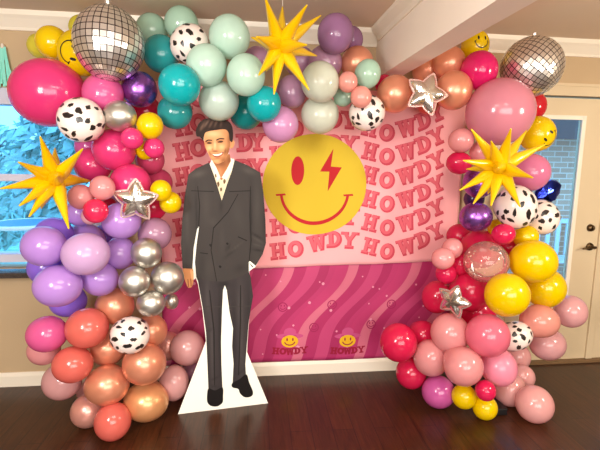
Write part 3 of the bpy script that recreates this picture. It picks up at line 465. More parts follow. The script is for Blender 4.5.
BALLOONS=[
(-1.054,-0.407,2.177,0.0807,0.0807,'yellow','plain yellow balloon above the huge hot pink balloon'),
(-1.166,-0.300,2.181,0.0632,0.0632,'pale_yellow','pale see-through yellow balloon, furthest left of the yellow cluster by the cornice'),
(-0.890,-0.466,2.116,0.1127,0.1127,'smiley1','yellow smiley balloon half hidden by the hanging disco ball'),
(-0.970,-0.200,2.315,0.0693,0.0693,'pale_yellow','pale cream balloon peeking out behind the upper left of the hanging disco ball'),
(-1.050,-0.507,1.897,0.1811,0.1642,'hot_pink','huge hot pink balloon in front of the window, biggest on the left side'),
(-0.752,-0.580,1.891,0.0974,0.0974,'bubblegum','bright pink balloon directly below the hanging disco ball'),
(-0.587,-0.500,1.932,0.0898,0.0914,'chrome_purple','purple chrome balloon between the hanging disco ball and the teal balloons'),
(-0.652,-0.658,1.774,0.0805,0.0723,'chrome_silver','silver chrome balloon right of the spotted balloon on the left side'),
(-0.818,-0.720,1.744,0.1055,0.1032,'cow','black-spotted white balloon under the huge hot pink balloon'),
(-0.513,-0.620,1.732,0.0653,0.0653,'yellow','small yellow balloon right of the upper silver chrome balloon'),
(-0.610,-0.260,1.845,0.0858,0.0858,'crimson','crimson balloon tucked behind the small yellow balloon under the purple chrome balloon'),
(-0.590,-0.682,1.662,0.0526,0.0511,'hot_pink','small hot pink balloon below the upper silver chrome balloon'),
(-0.500,-0.600,1.618,0.0513,0.0513,'hot_pink','small hot pink balloon directly below the small yellow balloon on the left'),
(-0.570,-0.500,1.606,0.0479,0.0479,'yellow','tiny yellow sliver of balloon between two small hot pink balloons'),
(-0.721,-0.545,1.605,0.1076,0.1051,'hot_pink','large hot pink balloon below the spotted balloon and upper silver chrome balloon'),
(-0.864,-0.452,1.523,0.0951,0.0898,'hot_pink','hot pink balloon touching the right tips of the left yellow starburst'),
(-0.633,-0.580,1.431,0.1011,0.0959,'hot_pink','hot pink balloon right behind the top point of the left silver star'),
(-0.574,-0.364,1.555,0.0792,0.0792,'rose','dusky rose balloon under the lower small hot pink balloon beside the banner'),
(-0.547,-0.297,1.418,0.0825,0.0825,'rose','dusky rose balloon behind the upper of the two little yellow balloons'),
(-0.924,-0.340,1.624,0.0708,0.0708,'magenta','magenta balloon glimpsed below the spotted balloon near the left window'),
(-0.734,-0.720,1.412,0.0591,0.0586,'light_pink','small light pink balloon left of the left silver star'),
(-0.847,-0.700,1.364,0.0599,0.0599,'light_pink','small light pink balloon overlapped by the left yellow starburst spike'),
(-0.765,-0.741,1.297,0.0583,0.0573,'hot_coral','small hot coral balloon above the palest lavender balloon'),
(-0.843,-0.600,1.254,0.0430,0.0430,'pale_pink','pale pink balloon edge showing under the small hot coral balloon'),
(-0.799,-0.420,1.290,0.0440,0.0440,'crimson','little crimson balloon between the small hot coral balloon and the silver star'),
(-0.783,-0.320,1.298,0.0516,0.0516,'lavender','little lavender balloon peeking out left of the silver star'),
(-0.466,-0.626,1.395,0.0530,0.0536,'yellow','upper of two little yellow balloons right of the left silver star'),
(-0.431,-0.555,1.324,0.0568,0.0573,'yellow','lower of two little yellow balloons beside the standee shoulder'),
(-0.554,-0.420,1.285,0.0735,0.0735,'crimson','crimson balloon below the left silver star'),
(-0.682,-0.603,1.230,0.0968,0.0932,'lavender','lavender balloon just below the left point of the silver star'),
(-0.536,-0.480,1.135,0.0893,0.0893,'mauve','dusky lavender balloon nearest the sleeve of the standee'),
(-0.545,-0.660,1.063,0.0767,0.0767,'chrome_silver','topmost silver chrome balloon of the cluster by the standee hand'),
(-0.721,-0.520,1.035,0.0810,0.0864,'lavender','lavender balloon left of the topmost silver chrome balloon of the cluster'),
(-0.602,-0.700,0.918,0.0764,0.0764,'chrome_silver','left silver chrome balloon of the cluster, above the copper balloons'),
(-0.448,-0.620,0.912,0.0860,0.0860,'chrome_silver','silver chrome balloon touching the fingers of the standee'),
(-0.526,-0.680,0.789,0.0719,0.0667,'chrome_silver','lowest large silver chrome balloon, above the low spotted balloon'),
(-0.451,-0.500,0.739,0.0386,0.0454,'chrome_silver','smallest silver chrome balloon, under the standee hand'),
(-0.809,-0.600,0.908,0.0918,0.0882,'lavender','lavender balloon under the palest lavender balloon'),
(-0.966,-0.745,0.914,0.1103,0.0995,'lavender','large lavender balloon, lowest of the lavender cluster by the wall'),
(-1.047,-0.440,0.736,0.0977,0.0869,'violet','violet balloon behind the lowest large lavender balloon, above the coral ones'),
(-1.169,-0.420,0.930,0.0908,0.0908,'violet','violet balloon between two large lavender balloons by the window ledge'),
(-1.036,-0.709,1.114,0.1037,0.0967,'lavender','large lavender balloon furthest left, in front of the window frame'),
(-0.824,-0.740,1.077,0.1106,0.1024,'pale_lavender','palest lavender balloon, in the middle of the lavender cluster'),
(-0.960,-0.370,1.065,0.1115,0.1115,'lavender','lavender balloon rising behind the palest lavender balloon'),
(-0.950,-0.460,1.254,0.0690,0.0690,'lavender','lavender balloon behind the right lower spike of the left starburst'),
(-1.064,-0.524,1.134,0.0973,0.0973,'violet','bluish violet balloon behind the furthest left lavender balloon'),
(-0.897,-0.194,1.064,0.0844,0.0844,'violet','deep violet balloon in the gap right of the palest lavender balloon'),
(-1.092,-0.621,0.611,0.0999,0.0914,'bubblegum','bright pink balloon furthest left of the lower cluster, over the baseboard'),
(-0.876,-0.641,0.646,0.1070,0.1019,'coral','upper orange coral balloon below the lavender cluster'),
(-0.955,-0.660,0.448,0.1003,0.0918,'coral','middle coral balloon between the bright pink and copper balloons'),
(-1.156,-0.531,0.481,0.0829,0.0803,'light_pink','light pink balloon behind and under the furthest left bright pink balloon'),
(-1.101,-0.461,0.253,0.1055,0.1028,'dusty_pink','dusty pink balloon just above the floor under the middle coral balloon'),
(-1.004,-0.341,0.112,0.0635,0.0635,'dusty_pink','dusty pink balloon glimpsed between lower copper balloons near the floor'),
(-0.772,-0.489,0.716,0.1047,0.0992,'copper','topmost copper balloon under the silver chrome cluster'),
(-0.825,-0.481,0.458,0.0995,0.0968,'copper','copper balloon left of and behind the low spotted balloon'),
(-0.637,-0.701,0.622,0.0998,0.0936,'cow','low black-spotted white balloon among the copper balloons on the left'),
(-0.578,-0.479,0.553,0.0909,0.0937,'copper','copper balloon right of the low spotted balloon'),
(-0.589,-0.615,0.414,0.1143,0.1100,'copper','copper balloon directly under the low spotted balloon'),
(-0.799,-0.608,0.293,0.1157,0.1051,'copper','big copper balloon right above the lowest coral balloon'),
(-0.609,-0.531,0.138,0.1251,0.1056,'gold_copper','golden copper balloon, lowest and largest near the standee base'),
(-0.940,-0.529,0.095,0.0911,0.0911,'rose_gold','rose gold balloon on the floor, left of the lowest coral balloon'),
(-0.762,-0.658,0.100,0.0940,0.0992,'coral','lowest coral balloon, resting on the floor at the front left'),
(-0.399,-0.277,0.351,0.1066,0.1066,'dusty_pink','dusty pink balloon nearest the standee trouser leg'),
(-0.472,-0.382,0.168,0.0869,0.1108,'dusty_pink','dusty pink balloon beside the white base of the standee'),
(-0.543,-0.164,0.320,0.0840,0.0904,'rose_gold','rose gold balloon behind the copper balloon, left of a dusty pink one'),
(-0.389,-0.161,0.140,0.0656,0.0656,'mauve','small mauve balloon almost hidden behind the dusty pink pair by the standee'),
(-0.560,-0.261,2.306,0.0872,0.0872,'sage','pale sage balloon right of the hanging disco ball at the ceiling'),
(-0.379,-0.341,2.325,0.0909,0.0909,'sage','sage balloon above the spotted balloon of the top row'),
(-0.321,-0.469,2.186,0.0959,0.1037,'cow','black-spotted white balloon among the mint balloons of the top row'),
(-0.488,-0.392,2.145,0.0954,0.0980,'teal_glass','see-through teal balloon left of the spotted balloon in the top row'),
(-0.103,-0.501,2.224,0.1063,0.1089,'mint','tall mint balloon, highest of the pale ones, left of the top starburst'),
(-0.220,-0.590,2.052,0.1010,0.1025,'mint','mint balloon below right of the spotted balloon in the top row'),
(-0.349,-0.672,1.934,0.1000,0.0990,'teal','large bright teal balloon above left of the standee head'),
(-0.409,-0.461,1.822,0.0917,0.0890,'teal_glass','teal balloon, lower one hanging by the banner left of the standee hair'),
(-0.165,-0.481,1.887,0.1059,0.1032,'pearl_mint','pearly mint balloon just above the standee hair'),
(-0.014,-0.647,2.000,0.0959,0.1009,'mint','mint balloon touched by the lower left spike of the top starburst'),
(-0.016,-0.301,1.851,0.0978,0.1007,'dark_teal','deep teal balloon behind the small bright teal one over the banner'),
(0.083,-0.576,1.865,0.0891,0.0907,'teal','smaller bright teal balloon under the top starburst'),
(0.182,-0.460,1.768,0.0995,0.0984,'orchid','orchid pink balloon hanging lowest over the yellow smiley print'),
(0.251,-0.381,1.964,0.0836,0.0923,'mauve','mauve balloon under the right lower spike of the top starburst'),
(0.050,-0.301,2.154,0.0748,0.0748,'mauve','mauve balloon mostly hidden left of the top starburst body'),
(0.447,-0.384,2.135,0.0968,0.0968,'mauve','mauve balloon between the big dusky purple and upper pearl balloons'),
(0.479,-0.518,2.263,0.0965,0.1033,'dusk_purple','big dusky purple balloon at the ceiling left of the beam'),
(0.622,-0.281,2.299,0.0702,0.0760,'dusk_purple','dusky purple balloon edge between the big one and the beam'),
(0.313,-0.261,2.162,0.0888,0.0888,'mauve','mauve balloon behind the right side of the top starburst'),
(0.388,-0.581,1.991,0.0997,0.1039,'pearl_white','upper of two pearl white balloons right of the top starburst'),
(0.417,-0.421,1.835,0.1061,0.1061,'pearl_white','lower of two pearl white balloons, over the pink banner'),
(0.640,-0.381,2.143,0.0934,0.0917,'copper','copper balloon under the corner of the beam, above the small salmon ones'),
(0.669,-0.521,2.055,0.0712,0.0766,'sage','small sage balloon right of the upper small salmon balloon'),
(0.539,-0.601,1.992,0.0510,0.0531,'salmon','upper small salmon balloon beside the pearl white pair'),
(0.610,-0.621,1.912,0.0554,0.0560,'salmon','lower small salmon balloon resting on the spotted balloon'),
(0.544,-0.461,1.933,0.0539,0.0511,'sage','smallest sage balloon tucked between pearl white and salmon balloons'),
(0.679,-0.501,1.842,0.0979,0.0990,'cow','black-spotted white balloon hanging over the pink banner mid arch'),
(0.855,-0.461,1.960,0.1025,0.1025,'copper','copper balloon left of the silver star below the beam'),
(1.165,-0.194,2.167,0.1052,0.1052,'copper','copper balloon pressed under the beam above the silver star'),
(1.215,-0.376,2.167,0.0922,0.0922,'copper','copper balloon under the beam left of the little smiley balloon'),
(1.193,-0.505,1.984,0.1021,0.1060,'copper','copper balloon right of the silver star below the beam'),
(1.168,-0.201,1.958,0.0757,0.0757,'hot_copper','reddish copper balloon behind the silver star below the beam'),
(0.854,-0.241,2.054,0.0553,0.0553,'crimson','dark red balloon sliver behind the sage balloon under the beam'),
(1.414,-0.301,2.294,0.0819,0.0906,'smiley2','yellow smiley balloon peeping out beside the beam near the ceiling'),
(1.351,-0.489,2.106,0.1023,0.1051,'magenta_pink','deep pink balloon below the ceiling smiley, left of the right disco ball'),
(1.460,-0.560,1.862,0.1870,0.1815,'big_pink','huge bubblegum pink balloon, biggest on the right side'),
(1.847,-0.281,1.942,0.0851,0.0911,'red','red balloon behind the right edge of the huge bubblegum pink balloon'),
(1.806,-0.416,1.753,0.1055,0.1043,'smiley3','tilted yellow smiley balloon in front of the glass door'),
(1.262,-0.501,1.697,0.0719,0.0690,'light_pink','small light pink balloon on the right edge of the banner, upper'),
(1.279,-0.461,1.564,0.0756,0.0650,'crimson_pink','small oval crimson pink balloon pointing at the right starburst'),
(1.427,-0.441,1.633,0.0650,0.0650,'light_pink','small light pink balloon behind the upper left spikes of the right starburst'),
(1.768,-0.446,1.512,0.1093,0.1093,'bubblegum_pale','bubblegum pink balloon right of the right starburst by the glass'),
(1.451,-0.401,1.447,0.0944,0.0974,'chrome_purple','purple chrome balloon behind the left spikes of the right starburst'),
(1.390,-0.501,1.236,0.0951,0.0862,'chrome_purple','lower purple chrome balloon below the right starburst'),
(1.491,-0.281,1.329,0.0642,0.0642,'dark_purple','dark purple balloon wedged between the two right purple chrome balloons'),
(1.611,-0.561,1.304,0.1281,0.1132,'cow','larger black-spotted white balloon under the right starburst'),
(1.895,-0.405,1.223,0.1038,0.1099,'cow','black-spotted white balloon in front of the door glass, behind the larger one'),
(1.533,-0.579,1.141,0.0664,0.0594,'crimson_pink','small crimson pink balloon under the larger spotted balloon'),
(1.780,-0.437,1.097,0.0761,0.0731,'yellow','small yellow balloon on top of the big yellow balloon by the door'),
(1.585,-0.421,1.154,0.0553,0.0553,'yellow','yellow sliver of balloon left of the small crimson pink one'),
(1.509,-0.370,1.007,0.1264,0.1201,'crimson','crimson balloon behind the top of the clear confetti balloon'),
(1.449,-0.192,1.063,0.0808,0.0808,'crimson','crimson balloon beside the banner edge below the purple chrome balloon'),
(1.428,-0.590,0.972,0.1290,0.1191,'clear','clear confetti balloon with pink flecks'),
(1.732,-0.341,0.999,0.0636,0.0700,'crimson','little crimson balloon between the confetti balloon and the big yellow one'),
(1.741,-0.581,0.969,0.1331,0.1256,'yellow','biggest yellow balloon, right of the clear confetti balloon'),
(1.475,-0.755,0.815,0.1181,0.1197,'yellow','lower left of the three big yellow balloons'),
(1.921,-0.473,0.764,0.1215,0.1215,'yellow','lower right of the three big yellow balloons, by the door'),
(1.167,-0.561,0.989,0.0660,0.0619,'light_pink','front one of the small light pink pair at the lower banner corner'),
(1.263,-0.481,1.035,0.0607,0.0607,'light_pink','rear one of the small light pink pair at the lower banner corner'),
(1.237,-0.468,0.871,0.0614,0.0614,'crimson_pink','small crimson pink balloon under the light pink pair'),
(1.345,-0.433,0.923,0.0683,0.0683,'crimson','small crimson balloon left of the clear confetti balloon'),
(1.417,-0.449,0.747,0.1241,0.1241,'crimson','crimson balloon below the clear confetti balloon'),
(1.247,-0.340,0.676,0.0941,0.1038,'crimson','crimson balloon left of the small right silver star'),
(1.527,-0.335,0.562,0.1301,0.1301,'crimson','crimson balloon behind the upper pink pair, right of the small star'),
(1.854,-0.541,0.566,0.1162,0.0995,'peach','peach balloon under the lower right big yellow balloon'),
(2.181,-0.401,0.572,0.1000,0.1031,'dusty_light','dusty pink balloon furthest right, against the white door'),
(2.084,-0.338,0.314,0.1164,0.1054,'dusty_light','dusty pink balloon under the peach balloon by the door'),
(1.241,-0.566,0.516,0.1134,0.1152,'light_pink','light pink balloon holding up the small right silver star'),
(1.397,-0.720,0.558,0.1211,0.1189,'strawberry','strawberry pink balloon under the lower left big yellow balloon'),
(1.681,-0.550,0.475,0.0867,0.1058,'cow','black-spotted white balloon low on the right, under the yellow balloons'),
(0.945,-0.476,0.426,0.1115,0.1158,'crimson','big crimson balloon furthest left of the right cluster'),
(1.164,-0.342,0.413,0.0913,0.0913,'crimson','crimson balloon between the big crimson and light pink balloons'),
(1.070,-0.401,0.175,0.0959,0.0978,'crimson','lower crimson balloon above the floor, left of the magenta balloon'),
(1.151,-0.514,0.331,0.1058,0.1113,'light_pink','light pink balloon right of the big crimson balloon'),
(1.257,-0.727,0.374,0.1096,0.1084,'light_pink','light pink balloon directly above the low yellow pair'),
(1.206,-0.533,0.107,0.1002,0.0972,'magenta','magenta balloon resting low at the front of the right cluster'),
(1.317,-0.649,0.136,0.0712,0.0712,'yellow','left one of the low small yellow pair'),
(1.442,-0.681,0.075,0.0713,0.0708,'yellow','right one of the low small yellow pair, nearest the floor'),
(1.386,-0.762,0.234,0.0572,0.0567,'crimson_pink','small crimson pink balloon touching the low yellow pair'),
(1.534,-0.641,0.316,0.1041,0.1099,'pearl_pink','shiny pearl pink balloon under the strawberry pink balloon'),
(1.871,-0.325,0.220,0.0850,0.0915,'light_peach','peachy pink balloon right of the shiny pearl pink balloon'),
(1.830,-0.456,0.140,0.0791,0.0779,'light_peach','small peachy pink balloon above the lowest right balloon'),
(1.686,-0.541,0.107,0.0996,0.1056,'light_peach','peachy pink balloon between low yellow pair and the lowest right balloon'),
(1.739,-0.721,0.105,0.1061,0.1044,'light_peach','lowest right peachy pink balloon, resting on the wooden floor'),
]
LETTERS=[('H', -0.432, 1.939, 0.19), ('O', -0.329, 1.964, 0.17), ('W', -0.187, 1.991, 0.11), ('D', -0.031, 2.005, 0.07), ('Y', 0.055, 2.011, 0.06), ('H', -0.436, 1.779, 0.19),
 ('O', -0.332, 1.804, 0.16), ('W', -0.189, 1.831, 0.11), ('D', -0.031, 1.844, 0.06), ('Y', 0.055, 1.85, 0.05), ('H', -0.44, 1.617, 0.19), ('O', -0.335, 1.642, 0.16),
 ('W', -0.191, 1.668, 0.1), ('D', -0.032, 1.681, 0.06), ('Y', 0.055, 1.686, 0.05), ('H', -0.444, 1.453, 0.18), ('O', -0.338, 1.477, 0.16), ('W', -0.193, 1.502, 0.1),
 ('D', -0.033, 1.514, 0.05), ('Y', 0.055, 1.519, 0.04), ('H', -0.448, 1.285, 0.18), ('O', -0.342, 1.309, 0.15), ('W', -0.195, 1.334, 0.09), ('D', -0.033, 1.345, 0.05),
 ('Y', 0.055, 1.349, 0.04), ('H', -0.452, 1.115, 0.18), ('O', -0.345, 1.139, 0.15), ('W', -0.197, 1.163, 0.09), ('D', -0.034, 1.173, 0.04), ('Y', 0.055, 1.176, 0.03),
 ('H', -0.456, 0.942, 0.17), ('O', -0.348, 0.966, 0.14), ('W', -0.199, 0.989, 0.08), ('D', -0.035, 0.998, 0.04), ('Y', 0.055, 1.001, 0.03), ('H', 0.192, 1.765, 0.11),
 ('O', 0.311, 1.78, 0.17), ('W', 0.461, 1.823, 0.21), ('D', 0.576, 1.85, 0.08), ('Y', 0.682, 1.846, -0.03), ('H', 0.194, 1.605, 0.1), ('O', 0.313, 1.62, 0.17),
 ('W', 0.464, 1.662, 0.2), ('D', 0.58, 1.689, 0.08), ('Y', 0.687, 1.684, -0.04), ('H', 0.195, 1.442, 0.1), ('O', 0.315, 1.457, 0.16), ('W', 0.467, 1.499, 0.2),
 ('D', 0.584, 1.526, 0.08), ('Y', 0.692, 1.52, -0.04), ('H', 0.196, 1.277, 0.09), ('O', 0.317, 1.292, 0.16), ('W', 0.471, 1.333, 0.2), ('D', 0.588, 1.359, 0.07),
 ('Y', 0.698, 1.353, -0.05), ('H', 0.197, 1.11, 0.09), ('O', 0.319, 1.124, 0.16), ('W', 0.474, 1.164, 0.19), ('D', 0.593, 1.19, 0.07), ('Y', 0.703, 1.183, -0.05),
 ('H', 0.198, 0.939, 0.09), ('O', 0.322, 0.953, 0.15), ('W', 0.478, 0.993, 0.19), ('D', 0.597, 1.019, 0.06), ('Y', 0.708, 1.011, -0.06), ('H', 0.828, 1.799, -0.2),
 ('O', 0.951, 1.768, 0.01), ('W', 1.089, 1.803, 0.26), ('D', 1.206, 1.856, 0.38), ('Y', 1.301, 1.913, 0.43), ('H', 0.834, 1.638, -0.21), ('O', 0.958, 1.605, 0.01),
 ('W', 1.098, 1.64, 0.26), ('D', 1.216, 1.693, 0.38), ('Y', 1.311, 1.75, 0.43), ('H', 0.841, 1.474, -0.21), ('O', 0.965, 1.44, 0.0), ('W', 1.106, 1.474, 0.26),
 ('D', 1.225, 1.528, 0.38), ('Y', 1.322, 1.585, 0.43), ('H', 0.847, 1.307, -0.22), ('O', 0.973, 1.272, -0.0), ('W', 1.115, 1.306, 0.26), ('D', 1.235, 1.359, 0.38),
 ('Y', 1.332, 1.417, 0.43), ('H', 0.853, 1.138, -0.22), ('O', 0.98, 1.102, -0.01), ('W', 1.124, 1.135, 0.25), ('D', 1.244, 1.188, 0.38), ('Y', 1.343, 1.247, 0.43),
 ('H', 0.86, 0.966, -0.23), ('O', 0.988, 0.928, -0.02), ('W', 1.132, 0.961, 0.25), ('D', 1.254, 1.015, 0.38), ('Y', 1.353, 1.073, 0.43)]

# ---------------------------------------------------------------- banners on the wall
def drape(x, z): return -.034 + .006*math.sin(9*x+3.2*z) + .004*math.sin(23*x-5*z+1)
def cloth(name, corners, f, nx, nz, m, parent):
    """bilinear quad TL,TR,BR,BL (x,z)"""
    TL, TR, BR, BL = corners; bm = bmesh.new(); g = []
    for j in range(nz+1):
        row = []
        for i in range(nx+1):
            s, t = i/nx, j/nz
            x = (TL[0]*(1-s)+TR[0]*s)*(1-t)+(BL[0]*(1-s)+BR[0]*s)*t
            z = (TL[1]*(1-s)+TR[1]*s)*(1-t)+(BL[1]*(1-s)+BR[1]*s)*t
            row.append((x, f(x, z), z))
        g.append(row)
    fr = [[bm.verts.new(c) for c in row] for row in g]
    bk = [[bm.verts.new((c[0], c[1]+.0025, c[2])) for c in row] for row in g]
    for j in range(nz):
        for i in range(nx):
            bm.faces.new((fr[j][i], fr[j+1][i], fr[j+1][i+1], fr[j][i+1]))
            bm.faces.new((bk[j][i], bk[j][i+1], bk[j+1][i+1], bk[j+1][i]))
    for j in range(nz):
        bm.faces.new((fr[j][0], bk[j][0], bk[j+1][0], fr[j+1][0])); bm.faces.new((fr[j][nx], fr[j+1][nx], bk[j+1][nx], bk[j][nx]))
    for i in range(nx):
        bm.faces.new((fr[0][i], fr[0][i+1], bk[0][i+1], bk[0][i])); bm.faces.new((fr[nz][i], bk[nz][i], bk[nz][i+1], fr[nz][i+1]))
    return obj(name, bm, m, parent, True)
def decal(bm, pts, f, off):
    vs = [bm.verts.new((x, f(x, z)-off, z)) for x, z in pts]
    fc = bm.faces.new(vs); bm.normal_update()
    if fc.normal.y > 0: fc.normal_flip()
    return fc
def ring(bm, cx, cz, rx, rz, wx, wz, f, off, n=24, a0=0, a1=2*PI, ang=0):
    for k in range(n):
        t0, t1 = a0+(a1-a0)*k/n, a0+(a1-a0)*(k+1)/n
        q = [(rx*math.cos(t0), rz*math.sin(t0)), (rx*math.cos(t1), rz*math.sin(t1)), ((rx-wx)*math.cos(t1), (rz-wz)*math.sin(t1)), ((rx-wx)*math.cos(t0), (rz-wz)*math.sin(t0))]
        ca, sa = math.cos(ang), math.sin(ang)
        decal(bm, [(cx+x*ca-z*sa, cz+x*sa+z*ca) for x, z in q], f, off)
def disc(bm, cx, cz, rx, rz, f, off, n=32, m=8):
    for j in range(m):
        r0, r1 = j/m, (j+1)/m
        for k in range(n):
            t0, t1 = 2*PI*k/n, 2*PI*(k+1)/n
            q = [(cx+rx*r*math.cos(t), cz+rz*r*math.sin(t)) for r, t in ((r0,t0),(r1,t0),(r1,t1),(r0,t1))]
            decal(bm, q if j else [q[0], q[1], q[2]], f, off)
def rects(*a): return [[(x0,z0),(x1,z0),(x1,z1),(x0,z1)] for x0,x1,z0,z1 in a]
GLYPH = {
 'H': rects((-.38,-.14,-.5,.5),(.14,.38,-.5,.5),(-.14,.14,-.1,.1),(-.5,-.06,-.5,-.36),(-.5,-.06,.36,.5),(.06,.5,-.5,-.36),(.06,.5,.36,.5)),
 'W': [[(-.55,.5),(-.28,.5),(-.12,-.5),(-.34,-.5)],[(-.34,-.5),(-.12,-.5),(.1,.42),(-.08,.42)],[(-.1,.42),(.1,.42),(.34,-.5),(.12,-.5)],[(.12,-.5),(.34,-.5),(.55,.5),(.3,.5)]]+rects((-.66,-.18,.36,.5),(-.16,.18,.36,.5),(.2,.66,.36,.5)),
 'Y': [[(-.5,.5),(-.22,.5),(.12,-.02),(-.12,-.06)],[(.5,.5),(.24,.5),(-.1,-.02),(.12,-.08)]]+rects((-.12,.12,-.5,.0),(-.28,.28,-.5,-.36),(-.6,-.12,.37,.5),(.14,.6,.37,.5)),
 'O': None, 'D': None}
def glyph(bm, ch, cx, cz, ang, w, h, f, off, grow=0.0):
    ca, sa = math.cos(ang), math.sin(ang)
    def put(poly):
        mx = sum(p[0] for p in poly)/len(poly); mz = sum(p[1] for p in poly)/len(poly)
        out = []
        for x, z in poly:
            x += grow*(1 if x > mx else -1); z += grow*(1 if z > mz else -1)
            X, Z = x*w, z*h
            out.append((cx+X*ca-Z*sa, cz+X*sa+Z*ca))
        decal(bm, out, f, off)
    if ch == 'O' or ch == 'D':
        n = 20; g = grow
        if ch == 'O':
            a0, a1, ox, RX, IX, IZ = 0, 2*PI, 0, .5+g, .22-g, .27-g
        else:
            a0, a1, ox, RX, IX, IZ = -PI/2, PI/2, -.08, .56+g, .3-g, .33-g
            for q in rects((-.34,-.06,-.5,.5),(-.5,-.05,-.5,-.34),(-.5,-.05,.34,.5)): put(q)
        for k in range(n):
            t0, t1 = a0+(a1-a0)*k/n, a0+(a1-a0)*(k+1)/n
            q = [(ox+RX*math.cos(t0), (.5+g)*math.sin(t0)), (ox+RX*math.cos(t1), (.5+g)*math.sin(t1)), (ox+IX*math.cos(t1), IZ*math.sin(t1)), (ox+IX*math.cos(t0), IZ*math.sin(t0))]
            out = [(cx+x*w*ca-z*h*sa, cz+x*w*sa+z*h*ca) for x, z in q]
            decal(bm, out, f, off)
    else:
        for q in GLYPH[ch]: put(q)

ban = thing('party_banner', 'pink HOWDY banner with a big yellow winking smiley on the wall', 'banner', (0,0,0), 0, 'cloth banners on the wall')
cloth('cloth', [(-.60, 2.06), (1.535, 2.04), (1.50, .85), (-.59, .80)], drape, 90, 50, 'banner_pink', ban)
SX, SZ, SR = .455, 1.40, .362
bm = bmesh.new(); bm2 = bmesh.new()
for ch, x, z, a in LETTERS:
    lim = .05
    if not (-.55 < x < 1.43 and .86 < z < 2.0): continue
    if math.hypot(x-SX, z-SZ) < SR-.08: continue
    glyph(bm, ch, x+.004, z-.003, a, .108, .116, drape, .0022, .03)
    glyph(bm2, ch, x-.003, z+.003, a, .1, .108, drape, .0036, -.012)
obj('lettering_edge', bm, 'banner_letter_edge', ban); obj('lettering', bm2, 'banner_letter', ban)['label'] = 'rose pink HOWDY lettering'
bm = bmesh.new(); disc(bm, SX, SZ, SR, SR*.96, drape, .0052, 48, 12); obj('smiley_print', bm, 'banner_yellow', ban)['label'] = 'yellow smiley face print'
bm = bmesh.new(); disc(bm, .333, 1.497, .045, .098, drape, .0066, 28, 3); obj('eye_print', bm, 'banner_red', ban)['label'] = 'red oval eye'
bm = bmesh.new()
PX = lambda x, y: (SX+(x-178)/2.727/50.6*SR, SZ-(y-205)/2.727/51*SR*.97)
decal(bm, [PX(224,106), PX(190,168), PX(216,168), PX(219,150)], drape, .0066); decal(bm, [PX(216,150), PX(212,222), PX(248,156), PX(219,154)], drape, .0066)
obj('lightning_print', bm, 'banner_red', ban)['label'] = 'red lightning bolt eye'
bm = bmesh.new(); ring(bm, SX-.002, SZ-.045, .243, .235, .018, .026, drape, .0066, 40, PI+.1, 2*PI-.1)
for sx in (-1, 1):
    cx, cz = SX-.002+sx*.236, SZ-.068
    decal(bm, [(cx-.036, cz+.004), (cx-.03, cz-.008), (cx+.036, cz-.004+sx*.0), (cx+.03, cz+.009)], drape, .0067)
obj('smile_print', bm, 'banner_red', ban)['label'] = 'red smile line'

low = thing('party_banner', 'magenta wavy striped banner with two tiny HOWDY smileys, below the pink one', 'banner', (0,0,0), 0, 'cloth banners on the wall')
def drape2(x, z): return -.012 + .004*math.sin(7*x+2*z) + .002*math.sin(19*x)
cloth('cloth', [(-.60, .90), (1.52, .90), (1.5, .1), (-.61, .104)], drape2, 76, 26, 'banner_magenta', low)
for cx, cz in ((.294, .258), (.724, .247)):
    by, br_, bh, bt = (bmesh.new() for _ in range(4))
    disc(by, cx, cz, .062, .047, drape2, .003, 24, 3)
    for sx in (-.02, .022): disc(br_, cx+sx, cz+.015, .006, .013, drape2, .0042, 10, 1)
    ring(br_, cx, cz+.002, .042, .034, .008, .008, drape2, .0042, 14, PI+.2, 2*PI-.2)
    ring(bh, cx, cz+.04, .1, .022, .05, .012, drape2, .0022, 20); disc(bh, cx, cz+.07, .045, .034, drape2, .0026, 18, 2)
    for i, ch in enumerate('HOWDY'):
        glyph(bt, ch, cx-.102+i*.052, cz-.078+.004*abs(i-2), (i-2)*.05, .05, .05, drape2, .004, .03)
    obj('hat_print', bh, 'low_hat', low); q = obj('smiley_print', by, 'low_yellow', low); q['label'] = 'little yellow smiley print'
    obj('smiley_face_lines', br_, 'low_red', q); obj('howdy_print', bt, 'low_red', low)['label'] = 'dark red HOWDY lettering'
bd = bmesh.new()
rnd = random.Random(4)
for k in range(46):
    disc(bd, rnd.uniform(-.5, 1.3), rnd.uniform(.16, .76), *(2*[rnd.choice((.006,.008,.011))]), drape2, .002, 8, 1)
for cx, cz in ((.24,.52),(.6,.53),(1.05,.52),(-.2,.52),(.47,.36),(.9,.37)):
    bf = bmesh.new(); ring(bf, cx, cz, .036, .036, .008, .008, drape2, .002, 20); ring(bf, cx, cz, .022, .02, .006, .006, drape2, .002, 10, PI+.2, 2*PI-.2)
    for sx in (-.012, .012): disc(bf, cx+sx, cz+.01, .005, .008, drape2, .002, 8, 1)
    obj('faint_smiley_print', bf, 'low_faint', low)
obj('dot_print', bd, 'low_dot', low)

